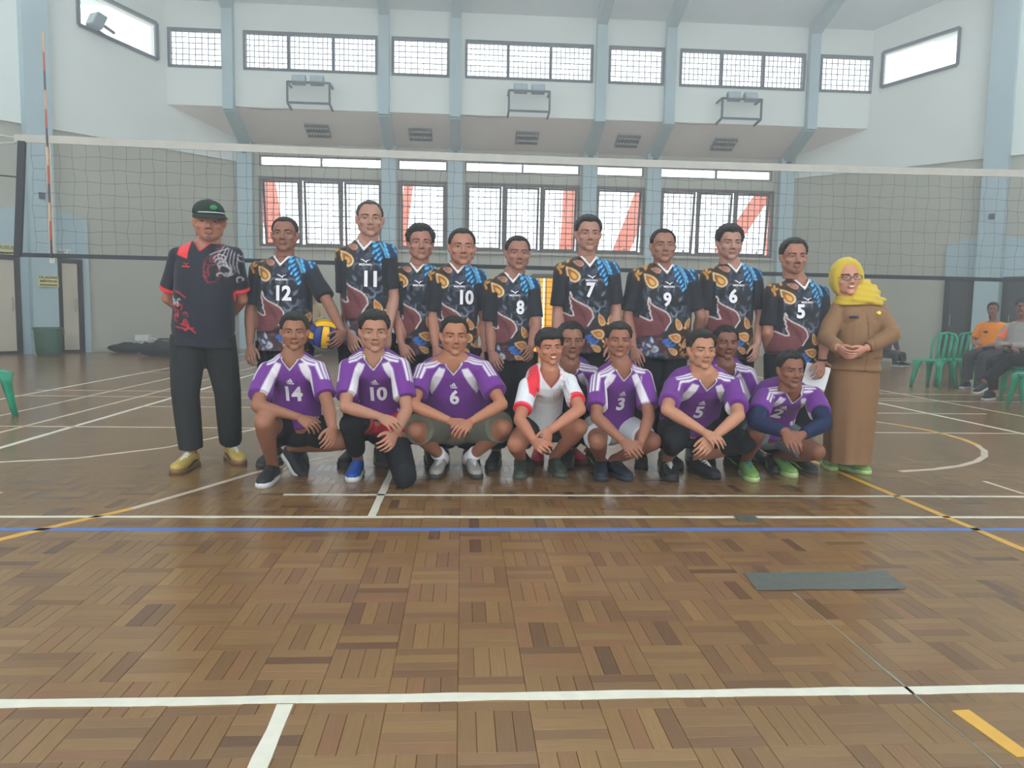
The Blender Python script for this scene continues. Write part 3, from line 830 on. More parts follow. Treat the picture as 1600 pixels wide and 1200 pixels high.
for (cx, cy), lb in zip(((497, 214), (657, 220), (823, 228), (980, 232), (1130, 238)), slab_):
    Y = YU + .75; p = at_y(cx, cy, Y); zz = ZS1 + (ZS0 - ZS1) * .75 / (YL + .2 - YU)
    ang = math.atan2(ZS0 - ZS1, YL + .2 - YU)
    r = empty('ceiling_lamp', (p.x, Y, zz - .02)); r.rotation_euler = (ang, 0, 0); tag(r, lb + ' louvred twin-tube lamp on the soffit from the antenna side', 'light', 'soffit lamps')
    m = MB(); m.box((-.3, -.24, -.03), (.3, .24, .02)); m.build('housing', mat('lamp_tray', (172, 170, 168), .5, .4), r)
    for k in (-.13, .12):
        m = MB(); m.tube([(-.27, k, -.06), (.27, k, -.06)], .03, 10); m.build('tube', mat('lamp_tube', (240, 240, 236), .3), r)
    m = MB()
    for k in range(9): m.box((-.28 + k * .07 - .004, -.23, -.1), (-.28 + k * .07 + .004, .23, -.03))
    m.box((-.3, -.24, -.1), (.3, -.225, -.03)); m.box((-.3, .225, -.1), (.3, .24, -.03)); m.box((-.3, -.006, -.1), (.3, .006, -.03)); m.build('louvre', mat('lamp_louvre', (96, 92, 92), .4, .5, .4), r)
o_, d_, n_, pn_, pc_ = angled_wall(-1)
p = at_plane(141, 38, pn_, pc_) - n_ * .3
r = empty('spotlight', p, math.radians(-45)); tag(r, 'grey floodlight mounted in front of the slanting window', 'light')
m = MB(); R_ = Matrix.Rotation(math.radians(-20), 4, 'X') @ Matrix.Rotation(math.radians(12), 4, 'Y'); m.box((-.28, -.08, -.14), (.28, .12, .16), R_); m.build('housing', M_lamp, r)
m = MB(); m.box((-.25, -.1, -.11), (.25, -.078, .13), R_); m.build('lamp_glass', M_lens, r)
m = MB(); m.bar((-.2, .1, -.12), (-.25, .34, -.2), .05, .05); m.bar((.2, .1, -.12), (.15, .34, -.2), .05, .05); m.build('bracket', M_rack, r)

# ------------------------------------------------------------------ green bin, clutter, chairs
M_bin = mat('green_bin_plastic', (62, 104, 82), .5, .4, var=.08)
p = at_z(73, 551); p += Vector((0, -1, 0)) * 1.1 + Vector((.62, 0, 0))
r = empty('waste_bin', (p.x, p.y, 0)); tag(r, 'round green plastic waste bin at the foot of the left pillar', 'bin')
m = MB(); X = Vector((1, 0, 0)); Yv = Vector((0, 1, 0))
pr_ = [(.21, 0), (.235, .1), (.26, .48), (.272, .58), (.262, .585), (.25, .5), (.22, .06)]
m.loft([((0, 0, z), X * a, Yv * a) for a, z in pr_], 28); m.build('body', M_bin, r, True)
m = MB(); m.loft([((0, 0, .56), X * .285, Yv * .285), ((0, 0, .60), X * .29, Yv * .29), ((0, 0, .60), X * .262, Yv * .262), ((0, 0, .56), X * .262, Yv * .262)], 28, False); m.build('rim', M_bin, r, True)
m = MB(); m.tube([(.29, 0, .57), (.33, 0, .53), (.33, 0, .46), (.28, 0, .44)], .012, 8); m.build('handle', M_bin, r, True)

M_bag = mat('black_bag_cloth', (36, 38, 40), .8, .3, var=.2, scale=6)
def lump(name, lab, px, py, rx, ry, rz, mtl, seed):
    p = at_z(px, py); m = MB(); m.ell((0, 0, rz * .8), (rx, ry, rz), n=20, m=12)
    rr = random.Random(seed)
    m.v = [(v[0] * (1 + .18 * noise.noise(Vector((v[0] * 5 + seed, v[1] * 5, v[2] * 5)))), v[1], max(0, v[2] * (1 + .3 * noise.noise(Vector((v[0] * 6, v[1] * 6 + seed, v[2] * 5)))))) for v in m.v]
    o = m.build(name, mtl, None, True, (p.x, p.y, 0))
    hm = MB(); hm.tube([(-rx * .4, 0, rz * 1.5), (-rx * .2, 0, rz * 1.9), (rx * .2, 0, rz * 1.9), (rx * .4, 0, rz * 1.5)], .02, 6); hm.build('strap', M_bag, o)
    tag(o, lab, 'bag'); return o
lump('sports_bag', 'low black bag lying by the wall nearest the green bin', 200, 551, .42, .25, .12, M_bag, 1)
lump('sports_bag', 'larger black bag by the wall right behind the capped man', 258, 557, .55, .3, .2, M_bag, 5)
lump('sports_bag', 'dark bag on the floor glimpsed beside the volleyball', 508, 553, .5, .25, .22, M_bag, 9)
p = at_z(224, 551); r = empty('boxed_unit', (p.x, p.y, 0)); tag(r, 'small white box on a short stand in front of the black bags', 'box')
m = MB(); m.box((-.14, -.1, .28), (.16, .1, .42)); m.build('box', M_wht, r)
m = MB(); m.bar((0, 0, .03), (0, 0, .3), .05, .05); m.build('stand', M_wht, r)
m = MB(); m.box((-.13, -.1, 0), (.13, .1, .05)); m.build('base', M_wht, r)
m = MB(); m.tube([(.15, 0, .36), (.5, 0, .26), (.9, -.05, .24), (1.3, 0, .3)], .015, 6); m.build('hose', M_wht, r)

M_green = mat('green_chair_plastic', (22, 150, 112), .35, .5, var=.05)
def make_chair():
    r = empty('plastic_chair')
    sw, sd, sh = .21, .21, .44
    m = MB(); n = 8; vs = []; fs = []
    for t in (0, -.022):
        for i in range(n + 1):
            for j in range(n + 1):
                x = -sw + 2 * sw * i / n; y = -sd + 2 * sd * j / n
                x *= 1 - .1 * j / n
                dip = -.012 * (1 - (2 * i / n - 1) ** 2) * (1 - (2 * j / n - 1) ** 2) - (.02 if j == 0 else 0)
                vs.append((x, y, sh + dip + t))
    k = (n + 1) ** 2
    for i in range(n):
        for j in range(n):
            a = i * (n + 1) + j; fs += [(a, a + n + 1, a + n + 2, a + 1), (k + a, k + a + 1, k + a + n + 2, k + a + n + 1)]
    bd = [i * (n + 1) for i in range(n + 1)] + [n * (n + 1) + j for j in range(1, n + 1)] + [i * (n + 1) + n for i in range(n - 1, -1, -1)] + [j for j in range(n - 1, 0, -1)]
    for a, b in zip(bd, bd[1:] + bd[:1]): fs.append((a, b, k + b, k + a))
    m.add(vs, fs); m.build('seat', M_green, r, True)
    for sx in (-1, 1):
        for sy in (-1, 1):
            top = Vector((sx * (sw - .035), sy * (sd - .035), sh - .02)); bot = Vector((sx * (sw + .02), sy * (sd + .03), 0))
            st = []
            for t in (0, .25, .6, 1):
                c = top.lerp(bot, t); wd = .05 * (1 - t) + .024 * t + (.03 if t == 0 else 0)
                st.append((c, X * wd, Yv * wd * .7))
            m = MB(); m.loft(st, 10, power=3.5); m.build('leg', M_green, r, True)
    m = MB()
    for sx in (-1, 1):
        m.tube([(sx * .18, .19, sh - .02), (sx * .195, .235, sh + .15), (sx * .185, .28, sh + .32), (sx * .13, .30, sh + .40), (0, .305, sh + .42)], [.022, .02, .02, .022, .024], 8, flat=.7)
    m.build('back_frame', M_green, r, True)
    for sx in (-.095, 0, .095):
        m = MB(); m.tube([(sx * .9, .20, sh - .015), (sx, .245, sh + .16), (sx, .285, sh + .32), (sx * .9, .303, sh + .405)], .026, 8, side=(1, 0, 0), flat=.3); m.build('back_slat', M_green, r, True)
    return r
chair0 = make_chair()
def place_chair(px, py, rz, lab, first=[True]):
    c = chair0 if first[0] else copy_tree(chair0); first[0] = False
    p = at_z(px, py); c.location = (p.x, p.y, 0); c.rotation_euler = (0, 0, math.radians(rz)); tag(c, lab, 'chair', 'green plastic chairs'); return c
place_chair(1458, 604, -62, 'empty green plastic chair nearest the woman in the headscarf')
place_chair(1494, 601, -62, 'empty green plastic chair beside the man in orange')
ch_o = place_chair(1537, 606, -58, 'green plastic chair under the man in orange')
ch_g = place_chair(1580, 624, -60, 'green plastic chair under the man in the grey and orange jersey')
place_chair(1622, 640, -100, 'green plastic chair cut off by the edge of the picture beyond the seated men')
place_chair(-40, 652, 60, 'green plastic chair at the opposite edge of the picture, near the net rope')
# ------------------------------------------------------------------ people: shared tools
V = Vector
TMP = bpy.data.scenes.new('workbench')
def remesh(mb, voxel, smooth=3, fac=.5):
    me = mb.mesh('tmp'); o = bpy.data.objects.new('tmp', me); TMP.collection.objects.link(o)
    r = o.modifiers.new('r', 'REMESH'); r.mode = 'VOXEL'; r.voxel_size = voxel; r.adaptivity = 0
    if smooth:
        s = o.modifiers.new('s', 'SMOOTH'); s.factor = fac; s.iterations = smooth
    vl = TMP.view_layers[0]; vl.update(); dg = vl.depsgraph
    ev = o.evaluated_get(dg); m2 = ev.to_mesh()
    nv = len(m2.vertices); co = np.empty(nv * 3, np.float32); m2.vertices.foreach_get('co', co)
    ls = np.empty(len(m2.loops), np.int32); m2.loops.foreach_get('vertex_index', ls)
    ps = np.empty(len(m2.polygons), np.int32); m2.polygons.foreach_get('loop_total', ps)
    ev.to_mesh_clear(); bpy.data.objects.remove(o); bpy.data.meshes.remove(me)
    co = co.reshape(-1, 3).astype(float)
    if (ps == 4).all(): F = ls.reshape(-1, 4)
    else:
        F = []; k = 0
        for n in ps:
            f = ls[k:k + n]; F.append(list(f) if n == 4 else list(f) + [f[-1]]); k += n
        F = np.array(F)
    return co, F

def np_mesh(name, co, F, col=None):
    me = bpy.data.meshes.new(name)
    quads = F[:, 2] != F[:, 3] if F.shape[1] == 4 else None
    if quads is not None and quads.all():
        me.vertices.add(len(co)); me.vertices.foreach_set('co', co.astype(np.float32).ravel())
        me.loops.add(F.size); me.loops.foreach_set('vertex_index', F.astype(np.int32).ravel())
        me.polygons.add(len(F)); me.polygons.foreach_set('loop_start', np.arange(0, F.size, 4, dtype=np.int32))
        me.polygons.foreach_set('loop_total', np.full(len(F), 4, np.int32))
    else:
        fs = [tuple(f) if f[2] != f[3] else tuple(f[:3]) for f in F.tolist()]
        me.from_pydata(co.tolist(), [], fs)
    me.polygons.foreach_set('use_smooth', np.ones(len(me.polygons), bool))
    me.update(calc_edges=True); me.validate()
    if col is not None and len(me.vertices) == len(col):
        a = me.color_attributes.new('Col', 'FLOAT_COLOR', 'POINT')
        c4 = np.ones((len(col), 4), np.float32); c4[:, :3] = col; a.data.foreach_set('color', c4.ravel())
    return me

def vnormals(co, F):
    n = np.cross(co[F[:, 1]] - co[F[:, 0]], co[F[:, 2]] - co[F[:, 0]])
    N = np.zeros_like(co)
    for k in range(F.shape[1]): np.add.at(N, F[:, k], n)
    return N / np.maximum(np.linalg.norm(N, axis=1, keepdims=True), 1e-12)

def xf(co, M):
    M = np.array(M); return co @ M[:3, :3].T + M[:3, 3]

# ---- shared head
def head_proto():
    m = MB()
    m.ell((0, .014, .036), (.0755, .093, .083), n=24, m=16)
    m.ell((0, -.022, -.030), (.0635, .062, .080), n=24, m=16)
    m.ell((0, -.026, -.070), (.056, .050, .044), n=20, m=12)
    for s in (-1, 1):
        m.ell((s * .043, -.056, -.024), (.024, .022, .020))
        m.ell((s * .058, -.005, -.050), (.014, .035, .030))
        m.ell((s * .0765, .014, -.008), (.011, .019, .031), Euler((0, s * .2, s * .35)).to_matrix())
        m.ell((s * .0125, -.089, -.0345), (.0095, .011, .0085))
        m.ell((s * .030, -.074, .0135), (.021, .009, .0075), Euler((0, s * .12, 0)).to_matrix())
    m.ell((0, -.074, .026), (.046, .014, .016))
    m.tube([(0, -.079, .016), (0, -.088, -.006), (0, -.1005, -.026), (0, -.099, -.036)], [.0085, .0095, .0125, .0105], 10)
    m.ell((0, -.0855, -.0565), (.023, .0085, .0062)); m.ell((0, -.0845, -.0675), (.020, .0092, .0068))
    m.ell((0, -.074, -.0985), (.026, .019, .020))
    m.tube([(0, .012, -.04), (0, .022, -.15)], [.056, .056], 14)
    co, F = remesh(m, .0056, 2, .45)
    return co, F
HEAD_CO, HEAD_F = head_proto()
_x, _y, _z = HEAD_CO.T
HEAD_LIP = np.exp(-((_x / .021) ** 4 + ((_z + .0625) / .0095) ** 4)) * (_y < -.07)
HEAD_MOUTH = np.exp(-((_x / .022) ** 4 + ((_z + .0618) / .0026) ** 2)) * (_y < -.07)
HEAD_NOSTRIL = sum(np.exp(-(((_x - s * .0075) / .0045) ** 2 + ((_z + .042) / .0035) ** 2)) for s in (-1, 1)) * (_y < -.08)
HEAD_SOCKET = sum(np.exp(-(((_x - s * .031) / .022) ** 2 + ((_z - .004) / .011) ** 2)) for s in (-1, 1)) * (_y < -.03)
HEAD_MOUST = np.exp(-((_x / .028) ** 4 + ((_z + .047) / .007) ** 2)) * (_y < -.07)
HEAD_BEARD = np.clip(np.exp(-((_x / .022) ** 4 + ((_z + .095) / .016) ** 4)) * (_y < -.04), 0, 1)
HEAD_BVH = BVHTree.FromPolygons([V(p) for p in HEAD_CO.tolist()], [list(f) for f in HEAD_F.tolist()])

def face_hit(x, z):
    h = HEAD_BVH.ray_cast(V((x, -.3, z)), V((0, 1, 0)))
    return h[0].y if h[0] is not None else -.07
def eye_mesh(s):
    m = MB(); yy = face_hit(s * .0315, .004)
    m.ell((s * .0315, yy + .0055, .004), (.0150, .0085, .0052), Euler((0, -s * .10, 0)).to_matrix(), n=20, m=14)
    co = np.array(m.v); col = np.tile(np.array(lin(164, 150, 142)), (len(co), 1))
    dx = co[:, 0] - s * .0315; dz = co[:, 2] - .004
    col[np.hypot(dx, dz) < .0066] = lin(34, 22, 18)
    col[dz > .0036 - .08 * np.abs(dx)] = lin(36, 24, 20)
    col[np.abs(dx) > .0125] = lin(90, 58, 48)
    me = m.mesh('eye', True); a = me.color_attributes.new('Col', 'FLOAT_COLOR', 'POINT')
    c4 = np.ones((len(co), 4), np.float32); c4[:, :3] = col; a.data.foreach_set('color', c4.ravel())
    return me
def brow_mesh(s):
    m = MB(); pts = []; rr = []
    for k in range(7):
        t = k / 6; x = .013 + .040 * t; z = .0225 + .006 * math.sin(t * 2.4) - .004 * t
        pts.append((s * x, face_hit(s * x, z) - .0002, z)); rr.append(.0042 * (1 - .55 * t) + .0004)
    m.tube(pts, rr, 8, flat=.55, side=(0, 0, 1)); return m.mesh('eyebrow', True)
M_eye = mat('eye_surface', (0, 0, 0), .25, .5, var=0.0, attr='Col')
M_brow = mat('eyebrow_hair', (34, 26, 24), .8, .2, var=.2, scale=200)
EYES = {s: eye_mesh(s) for s in (-1, 1)}; BROWS = {s: brow_mesh(s) for s in (-1, 1)}
for s in (-1, 1): EYES[s].materials.append(M_eye); BROWS[s].materials.append(M_brow)
TEETH = None
def teeth_mesh():
    m = MB(); pts = [(x, face_hit(x, -.062) - .0008, -.0605 + 18 * x * x) for x in (-.017, -.009, 0, .009, .017)]
    m.tube(pts, [.0012, .0034, .0040, .0034, .0012], 8, side=(0, 0, 1), flat=.5); return m.mesh('teeth', True)
TEETH = teeth_mesh(); TEETH.materials.append(mat('tooth_enamel', (228, 220, 208), .3))

def hair_mesh(top=.014, side=.006, front=.50, quiff=0.0, rough=.004, low=-.32, seed=0, part=0.0, fringe=0.0, temple=.05):
    """close-fitting hair cap over the cranium; front: hairline height (0..1), quiff: extra volume in front"""
    n, m_ = 56, 36; vs = []; C = V((0, .014, .036)); R = V((.0755, .093, .083))
    for i in range(m_ + 1):
        t = math.pi * i / m_
        for k in range(n):
            a = 2 * math.pi * k / n
            d = V((math.sin(t) * math.cos(a), math.sin(t) * math.sin(a), math.cos(t)))
            az = math.atan2(d.x, -d.y)      # 0 = front
            f = abs(az) / math.pi
            # hairline height as a function of azimuth
            if f < .26: hl = front + .10 + (part * d.x) - fringe * (1 - f / .26) + temple * math.sin(f / .26 * math.pi)
            elif f < .40: hl = front + .10 + (low - front - .10) * ((f - .26) / .14)
            elif f < .55: hl = low + (-.12 - low) * 0 + (.10 if f < .47 else 0)
            else: hl = low - .42 * min(1, (f - .55) / .2)
            hl += .03 * noise.noise(V((az * 6 + seed, t * 3, seed)))
            e = (d.z - hl) / .10
            e = min(max(e, 0), 1)
            th = side + (top - side) * max(0, d.z) ** .7 + quiff * max(0, -d.y) * max(0, d.z)
            th += rough * (noise.noise(V((d.x * 9 + seed * 3, d.y * 9, d.z * 9))) + .6 * noise.noise(V((d.x * 26 + seed, d.y * 26, d.z * 20))))
            sc = (th + .004) * (e ** .6) - .012 * (1 - e)
            vs.append((C.x + d.x * (R.x + sc), C.y + d.y * (R.y + sc), C.z + d.z * (R.z + sc)))
    fs = [(i * n + k, (i + 1) * n + k, (i + 1) * n + (k + 1) % n, i * n + (k + 1) % n) for i in range(m_) for k in range(n)]
    mb = MB(); mb.add(vs, fs); return mb.mesh('hair', True)
M_hair = mat('black_hair', (30, 27, 26), .55, .35, var=.35, scale=60, bump=.5)
M_hairg = mat('lighter_hair', (58, 54, 52), .6, .3, var=.35, scale=70, bump=.5)  # hair in a lighter tone than the black
M_hairg2 = mat('cropped_hair', (40, 36, 35), .75, .2, var=.3, scale=90, bump=.4)

# ---- shared hands (thumb on +X, fingers -Z, palm -Y)
def hand_proto(curl, spread=.06, thumb=(.62, -.25, -.75)):
    m = MB()
    m.loft([((0, 0, .03), V((.026, 0, 0)), V((0, .019, 0))), ((0, 0, -.005), V((.028, 0, 0)), V((0, .018, 0))), ((0, .001, -.035), V((.036, 0, 0)), V((0, .0165, 0))),
            ((0, .001, -.065), V((.041, 0, 0)), V((0, .0150, 0))), ((0, 0, -.088), V((.040, 0, 0)), V((0, .0125, 0)))], 16)
    for k, (x, z, L) in enumerate(((-.0315, -.080, .060), (-.0108, -.087, .073), (.0105, -.088, .080), (.0310, -.083, .072))):
        p = V((x, 0, z)); a = 0.0; rot = spread * (k - 1.5)
        r = .0085 if k == 0 else .0095
        pts = [p + V((0, 0, .02)), p]; rr = [r, r]
        for q, (fr, c) in enumerate(((.44, .8), (.31, 1.1), (.25, .8))):
            a += curl[k] * c
            d = V((math.sin(rot), -math.sin(a), -math.cos(a))).normalized(); p = p + d * L * fr; pts.append(p); rr.append(r * (1 - .13 * (q + 1)))
        for i in range(len(pts) - 1): m.capsule(pts[i], pts[i + 1], rr[i], rr[i + 1], 10)
    d = V(thumb).normalized(); p = V((.024, -.004, -.018)); pts = [p]
    for q, L in enumerate((.040, .032, .026)):
        p = p + d * L; pts.append(p); d = (d + V((-.25, -.1, -.25))).normalized()
    rr = [.014, .0115, .0102, .0085]
    for i in range(3): m.capsule(pts[i], pts[i + 1], rr[i], rr[i + 1], 10)
    return remesh(m, .0044, 1, .4)
HANDS = {'relax': hand_proto((.55, .48, .42, .36), .015, (.42, -.35, -.8)), 'flat': hand_proto((.14, .12, .1, .1), .09), 'grip': hand_proto((.95, .92, .88, .8), .02, (.35, -.7, -.6)), 'half': hand_proto((.65, .6, .55, .48), .04)}

# ---- shoes (toe along -Y, heel near origin, sole on z=0)
def shoe_meshes():
    out = []
    def ring(y, w, h, z0, k=14, pw=2.6):
        vs = []
        for i in range(k):
            t = 2 * math.pi * i / k; c, s = math.cos(t), math.sin(t)
            c = math.copysign(abs(c) ** (2 / pw), c); s = math.copysign(abs(s) ** (2 / pw), s)
            vs.append((w * c, y, z0 + h * (s + 1) / 2))
        return vs
    sec = [(.072, .022, .05, .02), (.066, .033, .082, .014), (.04, .037, .096, .012), (0, .037, .098, .012), (-.035, .038, .094, .012), (-.07, .041, .078, .012), (-.11, .045, .064, .012), (-.15, .045, .054, .012), (-.18, .038, .046, .014), (-.202, .022, .034, .018)]
    m = MB(); vs = []; fs = []
    for y, w_, h, z in sec: vs += ring(y, w_, h, z)
    k = 14
    for i in range(len(sec) - 1):
        for j in range(k): fs.append((i * k + j, i * k + (j + 1) % k, (i + 1) * k + (j + 1) % k, (i + 1) * k + j))
    vs += [(0, .076, .045), (0, -.207, .034)]
    n = len(vs)
    for j in range(k): fs.append((n - 2, (j + 1) % k, j)); fs.append((n - 1, (len(sec) - 1) * k + j, (len(sec) - 1) * k + (j + 1) % k))
    m.add(vs, fs); upper = m.mesh('shoe', True)
    m = MB(); vs = []; out_ = [(.078, .024), (.07, .036), (.03, .040), (-.03, .039), (-.07, .043), (-.11, .048), (-.15, .048), (-.18, .042), (-.2, .027), (-.209, .01)]
    loop = [(w_, y) for y, w_ in out_] + [(-w_, y) for y, w_ in reversed(out_)]
    n = len(loop)
    vs = [(x, y, 0) for x, y in loop] + [(x * 1.02, y * 1.01, .014 + (.012 if y < -.17 else 0) + (.006 if y > .02 else 0)) for x, y in loop] + [(x * .9, y * .97, .03 + (.004 if y < -.17 else 0)) for x, y in loop]
    fs = [tuple(range(n))[::-1], tuple(range(2 * n, 3 * n))] + [(a * n + i, a * n + (i + 1) % n, (a + 1) * n + (i + 1) % n, (a + 1) * n + i) for a in (0, 1) for i in range(n)]
    m.add(vs, fs); sole = m.mesh('sole', True)
    m = MB()
    for i in range(5):
        y = -.035 - i * .02; z = .106 - i * .0092
        m.tube([(-.024, y, z - .008), (0, y - .004, z + .003), (.024, y, z - .008)], .0035, 6)
        m.tube([(-.022, y, z - .006), (0.0, y - .012, z + .001), (.022, y - .02, z - .014)], .003, 6)
    laces = m.mesh('laces', True)
    m = MB()   # side flash
    for s in (-1, 1):
        m.tube([(s * .0405, .03, .05), (s * .0425, -.03, .048), (s * .047, -.08, .032), (s * .047, -.12, .024)], [.004, .008, .007, .003], 6, side=(0, 0, 1), flat=.4)
    flash = m.mesh('side_stripe', True)
    return upper, sole, laces, flash
SHOE = shoe_meshes()

def leaf_pts(cx, cy, L, W, ang, tip=.9, n=18):
    """teardrop outline, tip along ang"""
    out = []
    for k in range(n):
        t = k / n
        a = 2 * math.pi * t
        r = W * math.sin(a) * (1 - math.cos(a)) / 1.3 if False else 0
        x = L * (.5 - .5 * math.cos(a)) - L * .5 if False else L * .5 * math.cos(a)
        y = W * .5 * math.sin(a) * ((1 - math.cos(a)) / 2) ** .55 * 1.25
        out.append((cx + x * math.cos(ang) - y * math.sin(ang), cy + x * math.sin(ang) + y * math.cos(ang)))
    return out

class Raster:
    """flat print drawn in garment coordinates (u across, v up from the neck), metres"""
    def __init__(s, u0=-.30, u1=.30, v0=-.72, v1=.10, step=.0022):
        s.u0, s.v0, s.st = u0, v0, step
        s.U, s.Vv = np.meshgrid(np.arange(u0, u1, step), np.arange(v0, v1, step))
        s.rgb = np.zeros((*s.U.shape, 3)); s.a = np.zeros(s.U.shape)
    def _put(s, mask, c):
        s.rgb[mask] = lin(*c); s.a[mask] = 1
    def poly(s, pts, c):
        x, y = s.U, s.Vv; ins = np.zeros(x.shape, bool)
        for (x0, y0), (x1, y1) in zip(pts, pts[1:] + pts[:1]):
            if y0 == y1: continue
            cnd = ((y0 > y) != (y1 > y)) & (x < (x1 - x0) * (y - y0) / (y1 - y0) + x0); ins ^= cnd
        s._put(ins, c)
    def stroke(s, pts, w_, c, taper=False):
        n = len(pts) - 1; m = np.zeros(s.U.shape, bool)
        for i, ((x0, y0), (x1, y1)) in enumerate(zip(pts, pts[1:])):
            ww = w_ * (1 - .75 * abs(2 * (i + .5) / n - 1)) if taper else w_
            dx, dy = x1 - x0, y1 - y0; q = dx * dx + dy * dy + 1e-12
            t = np.clip(((s.U - x0) * dx + (s.Vv - y0) * dy) / q, 0, 1)
            m |= np.hypot(s.U - x0 - t * dx, s.Vv - y0 - t * dy) < ww / 2
        s._put(m, c)
    def ring(s, cx, cy, r, w_, c, a0=0, a1=360):
        s.stroke([(cx + r * math.cos(math.radians(a)), cy + r * math.sin(math.radians(a))) for a in np.linspace(a0, a1, 18)], w_, c)
    def leaf(s, cx, cy, L, W, deg, c, edge=None, core=None):
        a = math.radians(deg)
        if edge: s.poly(leaf_pts(cx, cy, L, W, a), edge)
        s.poly(leaf_pts(cx, cy, L * (.82 if edge else 1), W * (.74 if edge else 1), a), c)
        if core: s.poly(leaf_pts(cx - .1 * L * math.cos(a), cy - .1 * L * math.sin(a), L * .45, W * .4, a), core)
    def swirl(s, cx, cy, r, turns, w_, c, a0=0, sgn=1):
        s.stroke([(cx + r * (1 - .8 * t) * math.cos(math.radians(a0) + sgn * t * turns * 6.283), cy + r * (1 - .8 * t) * math.sin(math.radians(a0) + sgn * t * turns * 6.283)) for t in np.linspace(0, 1, 22)], w_, c)
    def soften(s):
        """soften the printed edges by about one thread width"""
        p = s.rgb * s.a[..., None]; a = s.a
        for _ in range(2):
            for ax in (0, 1):
                p = (np.roll(p, 1, ax) + 2 * p + np.roll(p, -1, ax)) / 4; a = (np.roll(a, 1, ax) + 2 * a + np.roll(a, -1, ax)) / 4
        s.rgb = p / np.maximum(a, 1e-6)[..., None]; s.a = a; return s
    def sample(s, u, v):
        i = np.clip(((v - s.v0) / s.st).astype(int), 0, s.U.shape[0] - 1); j = np.clip(((u - s.u0) / s.st).astype(int), 0, s.U.shape[1] - 1)
        return s.rgb[i, j], s.a[i, j]

